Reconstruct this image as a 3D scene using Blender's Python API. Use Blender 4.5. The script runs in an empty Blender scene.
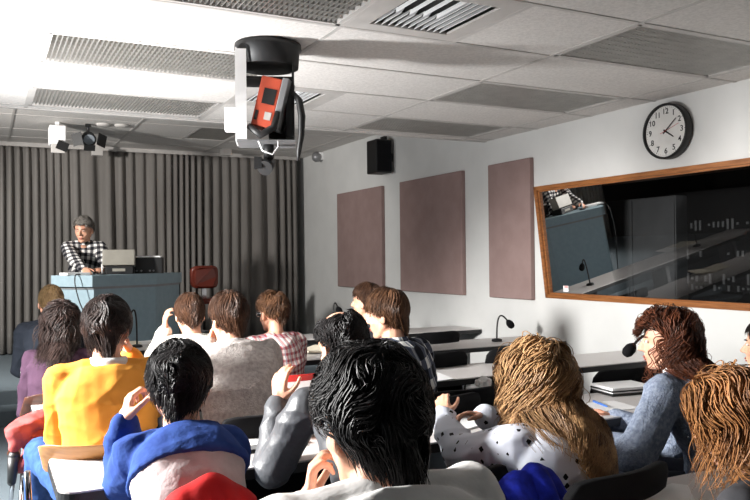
import bpy, bmesh, math, random
import numpy as np
from mathutils import Vector, Matrix, Euler
random.seed(7); np.random.seed(7)
PI = math.pi
R = math.radians
scn = bpy.context.scene
C = scn.collection
V = Vector

# ---------------------------------------------------------------- camera
FPX, CX, CY = 765.0, 375.0, 250.0
YAW, PITCH, ROLL, EYE = R(27.0), R(0.55), R(0.57), 1.48
WALLX, CEIL, STAGE_CEIL, STAGE = 4.4, 2.61, 3.03, 0.27

def cam_axes():
    fwd = V((math.sin(YAW) * math.cos(PITCH), math.cos(YAW) * math.cos(PITCH), math.sin(PITCH)))
    right0 = V((math.cos(YAW), -math.sin(YAW), 0))
    up0 = right0.cross(fwd)
    right = right0 * math.cos(ROLL) - up0 * math.sin(ROLL)
    up = right0 * math.sin(ROLL) + up0 * math.cos(ROLL)
    return right, up, fwd
_r, _u, _f = cam_axes()
def ray(px, py):
    return _f + _r * ((px - CX) / FPX) - _u * ((py - CY) / FPX)
def at_y(px, py, Y):
    d = ray(px, py); t = Y / d.y
    return V((d.x * t, Y, EYE + d.z * t))
def at_x(px, py, X):
    d = ray(px, py); t = X / d.x
    return V((X, d.y * t, EYE + d.z * t))
def at_z(px, py, Z):
    d = ray(px, py); t = (Z - EYE) / d.z
    return V((d.x * t, d.y * t, Z))

cd = bpy.data.cameras.new('camera'); cam = bpy.data.objects.new('camera', cd); C.objects.link(cam)
cd.sensor_width = 36.0; cd.lens = FPX / 750.0 * 36.0; cd.clip_start = 0.05; cd.clip_end = 60
mw = Matrix((_r, _u, -_f)).transposed().to_4x4(); mw.translation = V((0, 0, EYE))
cam.matrix_world = mw
scn.camera = cam

# ---------------------------------------------------------------- materials
def s2l(c):
    return tuple((x / 12.92 if x <= .04045 else ((x + .055) / 1.055) ** 2.4) for x in c)
def rgb(r, g, b):
    return s2l((r / 255, g / 255, b / 255)) + (1,)
def newmat(name):
    m = bpy.data.materials.new(name); m.use_nodes = True
    nt = m.node_tree
    return m, nt, nt.nodes['Principled BSDF']
def mat(name, col, rough=.6, col2=None, nscale=8, bump=0, bscale=60, metal=0, spec=.5, stretch=None, detail=4, sheen=0):
    m, nt, b = newmat(name)
    b.inputs['Roughness'].default_value = rough
    b.inputs['Metallic'].default_value = metal
    b.inputs['Specular IOR Level'].default_value = spec
    if sheen:
        b.inputs['Sheen Weight'].default_value = sheen
    tc = nt.nodes.new('ShaderNodeTexCoord')
    mp = nt.nodes.new('ShaderNodeMapping'); nt.links.new(tc.outputs['Object'], mp.inputs[0])
    if stretch: mp.inputs['Scale'].default_value = stretch
    n = nt.nodes.new('ShaderNodeTexNoise'); n.inputs['Scale'].default_value = nscale; n.inputs['Detail'].default_value = detail
    nt.links.new(mp.outputs[0], n.inputs['Vector'])
    mx = nt.nodes.new('ShaderNodeMix'); mx.data_type = 'RGBA'
    mx.inputs[6].default_value = col
    mx.inputs[7].default_value = col2 if col2 else tuple(c * .88 for c in col[:3]) + (1,)
    rp = nt.nodes.new('ShaderNodeMapRange'); rp.inputs[1].default_value = .35; rp.inputs[2].default_value = .65
    nt.links.new(n.outputs['Fac'], rp.inputs[0]); nt.links.new(rp.outputs[0], mx.inputs[0])
    nt.links.new(mx.outputs[2], b.inputs['Base Color'])
    if bump:
        n2 = nt.nodes.new('ShaderNodeTexNoise'); n2.inputs['Scale'].default_value = bscale; n2.inputs['Detail'].default_value = 3
        nt.links.new(mp.outputs[0], n2.inputs['Vector'])
        bp = nt.nodes.new('ShaderNodeBump'); bp.inputs['Strength'].default_value = bump; bp.inputs['Distance'].default_value = .01
        nt.links.new(n2.outputs['Fac'], bp.inputs['Height']); nt.links.new(bp.outputs[0], b.inputs['Normal'])
    return m
def math_node(nt, op, a, b=None):
    n = nt.nodes.new('ShaderNodeMath'); n.operation = op
    for i, x in enumerate((a, b)):
        if x is None: continue
        if isinstance(x, (int, float)): n.inputs[i].default_value = x
        else: nt.links.new(x, n.inputs[i])
    return n.outputs[0]
def plaid(name, light, mid, dark, period, duty=.5, fine=None):
    """woven check: stripes across and down in object space"""
    m, nt, b = newmat(name); b.inputs['Roughness'].default_value = .85; b.inputs['Specular IOR Level'].default_value = .2
    tc = nt.nodes.new('ShaderNodeTexCoord'); sp = nt.nodes.new('ShaderNodeSeparateXYZ')
    nt.links.new(tc.outputs['Object'], sp.inputs[0])
    xs = math_node(nt, 'ADD', sp.outputs[0], math_node(nt, 'MULTIPLY', sp.outputs[1], .35))
    zs = math_node(nt, 'SUBTRACT', sp.outputs[2], math_node(nt, 'MULTIPLY', sp.outputs[1], .5))
    ms = []
    for s in (xs, zs):
        f = math_node(nt, 'FRACT', math_node(nt, 'DIVIDE', s, period))
        ms.append(math_node(nt, 'LESS_THAN', f, duty))
    tot = math_node(nt, 'DIVIDE', math_node(nt, 'ADD', ms[0], ms[1]), 2.0)
    cr = nt.nodes.new('ShaderNodeValToRGB'); cr.color_ramp.interpolation = 'CONSTANT'
    e = cr.color_ramp.elements; e[0].position = 0; e[0].color = light; e[1].position = .3; e[1].color = mid
    k = e.new(.8); k.color = dark
    nt.links.new(tot, cr.inputs[0]); out = cr.outputs[0]
    if fine:
        f = math_node(nt, 'FRACT', math_node(nt, 'DIVIDE', math_node(nt, 'ADD', xs, period * .2), period))
        g = math_node(nt, 'LESS_THAN', f, .14)
        mx = nt.nodes.new('ShaderNodeMix'); mx.data_type = 'RGBA'; nt.links.new(g, mx.inputs[0])
        nt.links.new(out, mx.inputs[6]); mx.inputs[7].default_value = fine; out = mx.outputs[2]
    nt.links.new(out, b.inputs['Base Color'])
    return m
def dotted(name, base, dot, scale):
    m, nt, b = newmat(name); b.inputs['Roughness'].default_value = .8; b.inputs['Specular IOR Level'].default_value = .2
    tc = nt.nodes.new('ShaderNodeTexCoord')
    v = nt.nodes.new('ShaderNodeTexVoronoi'); v.distance = 'MANHATTAN'; v.inputs['Scale'].default_value = scale; v.inputs['Randomness'].default_value = .55
    nt.links.new(tc.outputs['Object'], v.inputs['Vector'])
    g = math_node(nt, 'LESS_THAN', v.outputs['Distance'], .30)
    mx = nt.nodes.new('ShaderNodeMix'); mx.data_type = 'RGBA'; nt.links.new(g, mx.inputs[0])
    mx.inputs[6].default_value = base; mx.inputs[7].default_value = dot
    nt.links.new(mx.outputs[2], b.inputs['Base Color'])
    return m
def hairmat(name, c1, c2, rough=.45):
    m, nt, b = newmat(name); b.inputs['Roughness'].default_value = rough; b.inputs['Specular IOR Level'].default_value = .22
    at = nt.nodes.new('ShaderNodeAttribute'); at.attribute_name = 'lock'
    mx = nt.nodes.new('ShaderNodeMix'); mx.data_type = 'RGBA'
    mx.inputs[6].default_value = c1; mx.inputs[7].default_value = c2
    nt.links.new(at.outputs['Fac'], mx.inputs[0]); nt.links.new(mx.outputs[2], b.inputs['Base Color'])
    return m
M = {}
M['skin'] = mat('skin', rgb(222, 170, 142), .5, rgb(205, 148, 122), 14, .08, 200)
M['skin'].node_tree.nodes['Principled BSDF'].inputs['Subsurface Weight'].default_value = .08
M['skin'].node_tree.nodes['Principled BSDF'].inputs['Subsurface Radius'].default_value = (.02, .006, .003)
M['wall'] = mat('wall_paint', rgb(214, 214, 212), .7, rgb(208, 208, 206), 3, .05, 150)
M['ceil'] = mat('ceiling_tile', rgb(222, 218, 214), .9, rgb(206, 202, 198), 60, .25, 120)
M['tbar'] = mat('ceiling_bar', rgb(196, 192, 188), .5)
M['louvre'] = mat('aluminium_louvre', rgb(200, 197, 192), .35, metal=.75)
M['darkwall'] = mat('dark_wall', rgb(46, 40, 36), .85, rgb(38, 33, 30), 3)
M['housing'] = mat('light_housing', rgb(176, 172, 168), .4, metal=.3)
M['carpet'] = mat('grey_carpet', rgb(116, 126, 132), .95, rgb(98, 108, 114), 300, .3, 500, spec=.1)
M['curtain'] = mat('curtain_cloth', rgb(134, 130, 126), .9, rgb(122, 118, 114), 5, .1, 300, spec=.1, stretch=(1, 1, .15), sheen=.1)
M['panel'] = mat('mauve_panel_fabric', rgb(150, 128, 124), .95, rgb(143, 121, 117), 6, .15, 400, spec=.1)
M['wood'] = mat('oak_frame', rgb(156, 100, 56), .4, rgb(124, 76, 40), 6, .05, 80, stretch=(12, 1, 12))
M['plywood'] = mat('plywood', rgb(176, 126, 72), .4, rgb(150, 102, 54), 5, 0, stretch=(1, 8, 8))
M['darkwood'] = mat('dark_plywood', rgb(84, 48, 32), .35, rgb(60, 34, 24), 5, 0, stretch=(1, 8, 8))
M['black'] = mat('black_plastic', rgb(22, 22, 23), .5)
M['blackfab'] = mat('black_upholstery', rgb(20, 20, 22), .9, bump=.2, bscale=300, spec=.15)
M['desk'] = mat('desk_laminate', rgb(214, 210, 208), .4, rgb(204, 200, 198), 200)
M['deskedge'] = mat('black_edge', rgb(18, 18, 20), .45)
M['greymetal'] = mat('grey_metal', rgb(150, 150, 152), .4, metal=.4)
M['chrome'] = mat('chrome', rgb(200, 200, 204), .15, metal=1)
M['white'] = mat('white_paper', rgb(246, 246, 246), .8, rgb(240, 240, 240))
M['cream'] = mat('cream_paper', rgb(236, 226, 204), .8)
M['lectern'] = mat('blue_grey_laminate', rgb(150, 172, 182), .55, rgb(144, 166, 176), 20)
M['greybox'] = mat('grey_plastic', rgb(150, 146, 136), .5)
M['orangebox'] = mat('orange_box', rgb(206, 84, 56), .5)
M['burgundy'] = mat('burgundy_vinyl', rgb(112, 46, 34), .22)
M['clockface'] = mat('clock_face', rgb(236, 234, 230), .5)
M['red'] = mat('red_cloth', rgb(196, 30, 30), .8, rgb(160, 20, 24), 10, .2, 30, spec=.2)
M['redplastic'] = mat('red_plastic', rgb(200, 40, 34), .4)
M['salmon'] = mat('faded_red_cloth', rgb(166, 84, 82), .85, rgb(140, 62, 60), 10, .2, 40, spec=.2)
M['bluecloth'] = mat('bright_blue_cloth', rgb(34, 50, 190), .8, rgb(20, 30, 130), 30, .3, 40, spec=.2)
M['equip'] = mat('equipment_grey', rgb(120, 122, 124), .5)
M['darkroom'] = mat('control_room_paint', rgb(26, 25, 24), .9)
M['skirting'] = mat('skirting', rgb(60, 58, 58), .6)
M['pen'] = mat('blue_pen', rgb(70, 120, 200), .4)
M['lens'] = mat('lens_glass', rgb(160, 168, 176), .1, metal=.3)
M['eye'] = mat('eye_white', rgb(235, 230, 225), .3)
M['iris'] = mat('iris', rgb(50, 36, 28), .2)
M['lip'] = mat('lips', rgb(176, 100, 90), .5)

# ---------------------------------------------------------------- mesh helper
class MB:
    def __init__(s): s.v = []; s.f = []; s.sm = []
    def add(s, vs, fs, smooth=False):
        o = len(s.v); s.v += [tuple(p) for p in vs]
        s.f += [tuple(i + o for i in f) for f in fs]; s.sm += [smooth] * len(fs)
        return s
    def box(s, a, b, mtx=None, bev=0):
        x0, y0, z0 = a; x1, y1, z1 = b
        if bev:
            bm = bmesh.new(); bmesh.ops.create_cube(bm, size=1)
            bmesh.ops.scale(bm, vec=(x1 - x0, y1 - y0, z1 - z0), verts=bm.verts)
            bmesh.ops.bevel(bm, geom=bm.edges[:], offset=bev, segments=2, affect='EDGES', profile=.5)
            cc = V(((x0 + x1) / 2, (y0 + y1) / 2, (z0 + z1) / 2))
            bm.verts.index_update()
            vs = [v.co + cc for v in bm.verts]; fs = [[v.index for v in f.verts] for f in bm.faces]; bm.free()
            if mtx: vs = [mtx @ V(p) for p in vs]
            return s.add(vs, fs, False)
        vs = [(x0, y0, z0), (x1, y0, z0), (x1, y1, z0), (x0, y1, z0), (x0, y0, z1), (x1, y0, z1), (x1, y1, z1), (x0, y1, z1)]
        if mtx: vs = [mtx @ V(p) for p in vs]
        return s.add(vs, [(0, 3, 2, 1), (4, 5, 6, 7), (0, 1, 5, 4), (1, 2, 6, 5), (2, 3, 7, 6), (3, 0, 4, 7)])
    def rings(s, rs, cap=True, smooth=True):
        """rs: list of equal-length vertex loops"""
        n = len(rs[0]); vs = [p for r in rs for p in r]; fs = []
        for i in range(len(rs) - 1):
            for j in range(n):
                k = (j + 1) % n
                fs.append((i * n + j, i * n + k, (i + 1) * n + k, (i + 1) * n + j))
        s.add(vs, fs, smooth)
        if cap:
            o = len(s.v) - len(vs)
            s.f.append(tuple(o + j for j in reversed(range(n)))); s.sm.append(False)
            s.f.append(tuple(o + (len(rs) - 1) * n + j for j in range(n))); s.sm.append(False)
        return s
    def tube(s, pts, rad, n=8, cap=True, smooth=True):
        pts = [V(p) for p in pts]
        if not isinstance(rad, (list, tuple)): rad = [rad] * len(pts)
        t0 = (pts[1] - pts[0]).normalized()
        ref = V((0, 0, 1)) if abs(t0.z) < .9 else V((1, 0, 0))
        a = t0.cross(ref).normalized(); rs = []
        for i, p in enumerate(pts):
            t = (pts[min(i + 1, len(pts) - 1)] - pts[max(i - 1, 0)]).normalized()
            a = (a - t * a.dot(t)).normalized(); b = t.cross(a)
            rs.append([p + (a * math.cos(2 * PI * j / n) + b * math.sin(2 * PI * j / n)) * rad[i] for j in range(n)])
        return s.rings(rs, cap, smooth)
    def ell(s, c, r, mtx=None, nu=14, nv=9):
        c = V(c); rs = []
        vs = [V((0, 0, -1))]
        for i in range(1, nv):
            th = PI * i / nv
            for j in range(nu):
                ph = 2 * PI * j / nu
                vs.append(V((math.sin(th) * math.cos(ph), math.sin(th) * math.sin(ph), -math.cos(th))))
        vs.append(V((0, 0, 1)))
        out = []
        for p in vs:
            q = V((p.x * r[0], p.y * r[1], p.z * r[2]))
            if mtx: q = mtx @ q
            out.append(c + q)
        fs = []
        for j in range(nu): fs.append((0, 1 + (j + 1) % nu, 1 + j))
        for i in range(nv - 2):
            for j in range(nu):
                a = 1 + i * nu + j; b = 1 + i * nu + (j + 1) % nu
                fs.append((a, b, b + nu, a + nu))
        L = len(vs) - 1; o = 1 + (nv - 2) * nu
        for j in range(nu): fs.append((o + j, o + (j + 1) % nu, L))
        return s.add(out, fs, True)
    def cap(s, a, b, ra, rb, n=12):
        a = V(a); b = V(b)
        s.tube([a, b], [ra, rb], n); s.ell(a, (ra,) * 3, nu=n, nv=8); s.ell(b, (rb,) * 3, nu=n, nv=8)
        return s
    def build(s, name, m, parent=None, loc=None):
        me = bpy.data.meshes.new(name); me.from_pydata(s.v, [], s.f); me.validate()
        if len(s.sm) == len(me.polygons): me.polygons.foreach_set('use_smooth', s.sm)
        if isinstance(m, (list, tuple)):
            for k in m: me.materials.append(k)
        elif m: me.materials.append(m)
        o = bpy.data.objects.new(name, me); C.objects.link(o)
        if parent: o.parent = parent
        if loc is not None: o.location = loc
        return o

def tag(o, label=None, cat=None, group=None, kind=None):
    if label: o['label'] = label
    if cat: o['category'] = cat
    if group: o['group'] = group
    if kind: o['kind'] = kind
    return o
def empty(name, loc, rz=0, label=None, cat=None, group=None):
    o = bpy.data.objects.new(name, None); C.objects.link(o); o.empty_display_size = .1
    o.location = loc; o.rotation_euler = (0, 0, rz)
    return tag(o, label, cat, group)
def struct(name, mb, m, parent=None):
    o = mb.build(name, m, parent)
    if not parent: o['kind'] = 'structure'
    return o
def copy_tree(o, parent=None):
    c = o.copy(); C.objects.link(c)
    if parent: c.parent = parent
    for ch in [x for x in bpy.data.objects if x.parent == o]: copy_tree(ch, c)
    return c
def bevel(o, w=.004, seg=2):
    m = o.modifiers.new('bevel', 'BEVEL'); m.width = w; m.segments = seg; m.limit_method = 'ANGLE'; return o

# ---------------------------------------------------------------- room shell
LEFTX, REARY, FRONTY = -1.9, -2.6, 11.32
STEP1, STEP2 = 7.97, 7.62
mb = MB(); mb.box((LEFTX, REARY, -.1), (WALLX, FRONTY, 0)); struct('floor', mb, M['carpet'])
mb = MB(); mb.box((LEFTX, STEP2, 0), (WALLX, STEP1, STAGE / 2)); mb.box((LEFTX, STEP1, 0), (WALLX, FRONTY, STAGE))
bevel(struct('stage_platform', mb, M['carpet']), .012)
# right wall with window opening (opening in Y 2.75..5.36, z 1.12..2.10)
WY0, WY1, WZ0, WZ1 = 2.70, 5.31, 1.11, 2.08
mb = MB()
mb.box((WALLX, REARY, 0), (WALLX + .14, WY0, STAGE_CEIL + .1)); mb.box((WALLX, WY1, 0), (WALLX + .14, FRONTY, STAGE_CEIL + .1))
mb.box((WALLX, WY0, 0), (WALLX + .14, WY1, WZ0)); mb.box((WALLX, WY0, WZ1), (WALLX + .14, WY1, STAGE_CEIL + .1))
struct('wall_right', mb, M['wall'])
mb = MB(); mb.box((LEFTX, FRONTY, 0), (WALLX + .14, FRONTY + .12, STAGE_CEIL + .1)); struct('wall_front', mb, M['wall'])
mb = MB(); mb.box((LEFTX, REARY - .12, 0), (WALLX + .14, REARY, STAGE_CEIL + .1)); struct('wall_rear', mb, M['darkwall'])
# left wall with a tall window opening beside the audience
LW0, LW1, LZ0, LZ1 = 2.9, 4.7, .95, 2.35
mb = MB()
mb.box((LEFTX - .14, REARY, 0), (LEFTX, LW0, STAGE_CEIL + .1)); mb.box((LEFTX - .14, LW1, 0), (LEFTX, FRONTY, STAGE_CEIL + .1))
mb.box((LEFTX - .14, LW0, 0), (LEFTX, LW1, LZ0)); mb.box((LEFTX - .14, LW0, LZ1), (LEFTX, LW1, STAGE_CEIL + .1))
struct('wall_left', mb, M['darkwall'])
wr = empty('window_2', (LEFTX, (LW0 + LW1) / 2, LZ0)); wr['kind'] = 'structure'
mb = MB()
dy = (LW1 - LW0) / 2; hz = LZ1 - LZ0
for y in (-dy, -.02, dy - .05): mb.box((-.12, y, 0), (-.04, y + .05, hz))
mb.box((-.12, -dy, 0), (-.04, dy, .05)); mb.box((-.12, -dy, hz - .05), (-.04, dy, hz))
mb.build('window_frame', M['greymetal'], wr)
mb = MB(); mb.box((.0, STEP2 - .02, .0), (.012, STEP2 - .01, .01))
# skirtings
mb = MB(); mb.box((WALLX - .012, REARY, 0), (WALLX, STEP2, .09)); struct('baseboard_right', mb, M['skirting'])
mb = MB(); mb.box((LEFTX, REARY, 0), (LEFTX + .012, STEP2, .09)); struct('baseboard_left', mb, M['skirting'])

# ceilings
CELLX = [(.27, 1.55), (2.85, 4.13)]; ROWS = [2.05, 2.72, 3.39, 4.07, 4.73, 5.41, 6.08]
LIGHT = [(x0, x1, y0, y1) for (x0, x1) in CELLX for (y0, y1) in ((2.72, 3.39), (4.07, 4.73), (5.41, 6.08))]
VENT = [(1.55, 2.2, 2.72, 3.39), (1.55, 2.2, 4.73, 5.41)]
def ceiling_cells(xs, ys, holes, z, zt):
    mb = MB()
    for i in range(len(xs) - 1):
        for j in range(len(ys) - 1):
            cx, cy = (xs[i] + xs[i + 1]) / 2, (ys[j] + ys[j + 1]) / 2
            if any(h[0] < cx < h[1] and h[2] < cy < h[3] for h in holes): continue
            mb.box((xs[i], ys[j], z), (xs[i + 1], ys[j + 1], zt))
    return mb
xs = [LEFTX, -1.02, .27, 1.55, 2.2, 2.85, 4.13, WALLX]
ys = [REARY] + [round(2.72 - .67 * k, 2) for k in range(7, 0, -1)] + [2.72, 3.39, 4.07, 4.73, 5.41, 6.08, 6.22]
mb = ceiling_cells(xs, ys, LIGHT + VENT, CEIL, CEIL + .02); struct('ceiling', mb, M['ceil'])
mb = MB(); mb.box((LEFTX, REARY, CEIL + .16), (WALLX, 6.22, CEIL + .2)); mb.box((LEFTX, 6.20, CEIL), (WALLX, 6.22, STAGE_CEIL + .08))
struct('ceiling_slab', mb, M['ceil'])
G6 = (2.25, 2.83, 8.9, 9.85)
ys2 = [6.22, 6.9, 7.57, 8.24, 8.9, 9.85, 10.5, FRONTY]
xs2 = [LEFTX, -1.0, .27, 1.56, 2.25, 2.83, 4.13, WALLX]
mb = ceiling_cells(xs2, ys2, [G6], STAGE_CEIL, STAGE_CEIL + .02); struct('ceiling_stage', mb, M['ceil'])
mb = MB(); mb.box((LEFTX, 6.22, STAGE_CEIL + .12), (WALLX, FRONTY, STAGE_CEIL + .16)); struct('ceiling_slab_stage', mb, M['ceil'])
mb = MB()
for x in xs[1:-1]:
    if abs(x - 2.2) < .01: continue
    mb.box((x - .012, REARY, CEIL - .004), (x + .012, 6.22, CEIL - .0005))
for y in ys[1:-1]: mb.box((LEFTX, y - .012, CEIL - .0045), (WALLX, y + .012, CEIL - .001))
for y0, y1 in ((2.72, 3.39), (4.73, 5.41)): mb.box((2.188, y0, CEIL - .004), (2.212, y1, CEIL - .0005))
mb.box((LEFTX, 6.19, CEIL - .008), (WALLX, 6.235, CEIL - .001))
struct('trim_1', mb, M['tbar'])
mb = MB()
for x in (-1.0, .27, 1.56, 2.83, 4.13): mb.box((x - .012, 6.22, STAGE_CEIL - .006), (x + .012, FRONTY, STAGE_CEIL - .001))
for y in ys2[1:-1]: mb.box((LEFTX, y - .012, STAGE_CEIL - .005), (WALLX, y + .012, STAGE_CEIL - .001))
struct('trim_2', mb, M['tbar'])

def ceiling_light(x0, x1, y0, y1, z, label):
    t = empty('ceiling_light', ((x0 + x1) / 2, (y0 + y1) / 2, z), 0, label, 'ceiling light', 'ceiling lights')
    w, d = (x1 - x0) / 2 - .006, (y1 - y0) / 2 - .006
    mb = MB()
    mb.box((-w, -d, .105), (w, d, .11))
    for a, b in (((-w, -d), (-w + .01, d)), ((w - .01, -d), (w, d)), ((-w, -d), (w, -d + .01)), ((-w, d - .01), (w, d))):
        mb.box((a[0], a[1], .02), (b[0], b[1], .11))
    mb.build('housing', M['housing'], t)
    mb = MB()
    for a, b in (((-w, -d), (-w + .03, d)), ((w - .03, -d), (w, d)), ((-w, -d), (w, -d + .03)), ((-w, d - .03), (w, d))):
        mb.box((a[0], a[1], .0), (b[0], b[1], .03))
    mb.build('frame', M['tbar'], t)
    mb = MB(); n = int(2 * w / .0255)
    for i in range(1, n):
        x = -w + .03 + (2 * w - .06) * i / n
        mb.box((x - .0028, -d + .03, .004), (x + .0028, d - .03, .03))
    n = int(2 * d / .068)
    for i in range(1, n):
        y = -d + .03 + (2 * d - .06) * i / n
        mb.box((-w + .03, y - .0015, .006), (w - .03, y + .0015, .028))
    mb.build('louvre', M['louvre'], t)
    for k in (-.5, .5): MB().tube([(-w + .04, d * k, .07), (w - .04, d * k, .07)], .016, 10).build('fluorescent_tube', M['white'], t)
names = {(0, 0): 'unlit louvred ceiling light above the left desks, cut by the photo\'s top edge',
         (0, 1): 'unlit louvred ceiling light behind the hanging projector, second from the top on the left',
         (0, 2): 'unlit louvred ceiling light on the left, nearest to the stage edge of the low ceiling',
         (1, 0): 'unlit louvred ceiling light beside the wall clock, brightly glinting',
         (1, 1): 'unlit louvred ceiling light in the right column, middle one, left of the clock',
         (1, 2): 'unlit louvred ceiling light in the right column, just above the black loudspeaker'}
for i, (a, b, c, d) in enumerate(LIGHT): ceiling_light(a, b, c, d, CEIL - .003, names[(i // 3, i % 3)])
ceiling_light(G6[0], G6[1], G6[2], G6[3], STAGE_CEIL - .003, 'small unlit louvred ceiling light over the stage in front of the curtain')

for k, (x0, x1, y0, y1) in enumerate(VENT):
    t = empty('ceiling_vent', ((x0 + x1) / 2, (y0 + y1) / 2, CEIL - .003), 0,
              ('square white air vent in the ceiling cut by the top edge of the photo', 'square white air vent in the ceiling right of the hanging projector, nearer the stage')[k], 'ceiling vent', 'ceiling vents')
    w, d = (x1 - x0) / 2 - .006, (y1 - y0) / 2 - .006; q = .1
    mb = MB()
    for a, b in (((-w, -d), (-w + q, d)), ((w - q, -d), (w, d)), ((-w + q, -d), (w - q, -d + q)), ((-w + q, d - q), (w - q, d))):
        mb.box((a[0], a[1], .0), (b[0], b[1], .012))
    mb.build('frame', M['tbar'], t)
    mb = MB(); mb.box((-w + q, -d + q, .08), (w - q, d - q, .09)); mb.build('duct', M['black'], t)
    mb = MB()
    for i in range(1, 12):
        x = -w + q + (2 * w - 2 * q) * i / 12
        mb.box((-.0012, .03, -.016), (.0012, d - q, .016), Matrix.Translation((x, 0, .016)) @ Matrix.Rotation(R(38), 4, 'Y'))
        if x > .05: mb.box((-.0012, -d + q, -.016), (.0012, .03, .016), Matrix.Translation((x, 0, .016)) @ Matrix.Rotation(R(38), 4, 'Y'))
        elif i % 2: mb.box((x - .001, -d + q, 0), (x + .001, .03, .02))
    mb.build('slats', M['white'], t)
for k, (px, py) in enumerate(((104, 124), (122, 125))):
    p = at_z(px, py, STAGE_CEIL)
    o = MB().tube([(0, 0, 0), (0, 0, -.02), (0, 0, -.03)], [.09, .08, .03], 20).build('ceiling_speaker', M['tbar'], None, p)
    tag(o, ('small round ceiling fitting just right of the black stage spotlight', 'small round ceiling fitting, the further right of the pair over the lectern')[k], 'ceiling fitting', 'round ceiling fittings')

# ---------------------------------------------------------------- curtain
def curtain():
    x0, x1, n = LEFTX + .05, WALLX - .13, 1500
    a = at_y(0, 147, 10.6)
    mb = MB(); cols = []
    ph = 0; rnd = random.Random(3)
    xsn = np.linspace(x0, x1, n); phs = []
    freq = 2 * PI / .125
    for i in range(n):
        f = freq * (1 + .38 * math.sin(xsn[i] * 3.1) + .22 * math.sin(xsn[i] * 7.7 + 1))
        ph += f * (x1 - x0) / n; phs.append(ph)
    zs = [2.975, 2.9, 2.5, 1.8, 1.0, .6, STAGE + .015]
    for k, z in enumerate(zs):
        amp = .03 + .028 * k / 6
        row = []
        for i in range(n):
            p = phs[i]; w = math.sin(p + .25 * math.sin(z * 1.7 + xsn[i] * 2))
            w = w * (1 - .25 * w * w) * 1.3
            y = 10.99 + amp * w * (1 + .35 * math.sin(xsn[i] * 5.3)) + .04 * math.sin(xsn[i] * 1.3)
            row.append((xsn[i] + .012 * math.cos(p) * k / 6, y, z))
        cols.append(row)
    vs = [p for r in cols for p in r]; fs = []
    for k in range(len(zs) - 1):
        for i in range(n - 1): fs.append((k * n + i, k * n + i + 1, (k + 1) * n + i + 1, (k + 1) * n + i))
    mb.add(vs, fs, True)
    t = empty('stage_curtain', (0, 0, 0), 0, 'long grey pleated curtain hanging across the back of the stage', 'curtain')
    o = mb.build('drape', M['curtain'], t)
    so = o.modifiers.new('thick', 'SOLIDIFY'); so.thickness = .004
    mb = MB(); mb.box((x0, 10.97, 2.975), (x1, 11.03, STAGE_CEIL - .001)); mb.build('track', M['tbar'], t)
    return t
curtain()
for k, px in enumerate((97, 226)):
    p = at_y(px, 152, 10.6)
    o = MB().box((-.07, -.05, -.05), (.07, .05, .04), bev=.008).box((-.02, -.02, .04), (.02, .02, STAGE_CEIL - p.z - .002)).build('curtain_bracket', M['tbar'], None, V((p.x, 10.6, p.z)))
    tag(o, ('pale square bracket on the ceiling above the curtain, near the black spotlight', 'pale square bracket on the ceiling above the curtain, left of the projector')[k], 'bracket', 'curtain brackets')

# ---------------------------------------------------------------- wall panels
for k, (y0, y1, lab) in enumerate(((8.355, 9.69, 'mauve fabric acoustic panel nearest the curtain'), (6.575, 7.89, 'mauve fabric acoustic panel, middle one of three on the right wall'), (5.47, 6.11, 'narrow mauve fabric acoustic panel beside the wood framed window'))):
    o = MB().box((-.05, y0, 1.083), (0, y1, 2.362)).build('acoustic_panel', M['panel'], None, V((WALLX - .001, 0, 0)))
    bevel(o, .008); tag(o, lab, 'acoustic panel', 'mauve acoustic panels')

# ---------------------------------------------------------------- observation window (glass leans into the room at the top)
w1 = empty('window_1', (WALLX, 0, 0)); w1['kind'] = 'structure'
TILT = -.12
def wx(z, out=0): return TILT * (z - WZ0) / (WZ1 - WZ0) + out
def slab(mb, y0, y1, z0, z1, t0, t1):
    vs = []
    for (y, z) in ((y0, z0), (y1, z0), (y1, z1), (y0, z1)):
        vs.append((wx(z, t0), y, z))
    for (y, z) in ((y0, z0), (y1, z0), (y1, z1), (y0, z1)):
        vs.append((min(wx(z, t1), .13) if t1 < .5 else .13, y, z))
    mb.add(vs, [(0, 1, 2, 3), (7, 6, 5, 4), (0, 4, 5, 1), (1, 5, 6, 2), (2, 6, 7, 3), (3, 7, 4, 0)])
fw = .034
mb = MB()
slab(mb, WY1 - fw, WY1, WZ0, WZ1, -.02, 1); slab(mb, WY0, WY0 + fw, WZ0, WZ1, -.02, 1)
slab(mb, WY0, WY1, WZ0, WZ0 + fw, -.02, 1); slab(mb, WY0, WY1, WZ1 - fw, WZ1, -.02, 1)
mb.build('window_frame', M['wood'], w1)
mb = MB()
slab(mb, WY1 - fw - .013, WY1 - fw, WZ0 + fw, WZ1 - fw, .0, .03); slab(mb, WY0 + fw, WY0 + fw + .013, WZ0 + fw, WZ1 - fw, .0, .03)
slab(mb, WY0 + fw, WY1 - fw, WZ0 + fw, WZ0 + fw + .013, .0, .03); slab(mb, WY0 + fw, WY1 - fw, WZ1 - fw - .013, WZ1 - fw, .0, .03)
mb.build('glazing_bead', M['wood'], w1)
gm = bpy.data.materials.new('window_glass'); gm.use_nodes = True; nt = gm.node_tree; nt.nodes.remove(nt.nodes['Principled BSDF'])
gl = nt.nodes.new('ShaderNodeBsdfGlossy'); gl.inputs['Roughness'].default_value = .01
tr = nt.nodes.new('ShaderNodeBsdfTransparent'); tr.inputs[0].default_value = (.75, .75, .75, 1)
fr = nt.nodes.new('ShaderNodeFresnel'); fr.inputs[0].default_value = 1.38
ms = nt.nodes.new('ShaderNodeMixShader')
nt.links.new(fr.outputs[0], ms.inputs[0]); nt.links.new(tr.outputs[0], ms.inputs[1]); nt.links.new(gl.outputs[0], ms.inputs[2]); nt.links.new(ms.outputs[0], nt.nodes['Material Output'].inputs[0])
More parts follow.
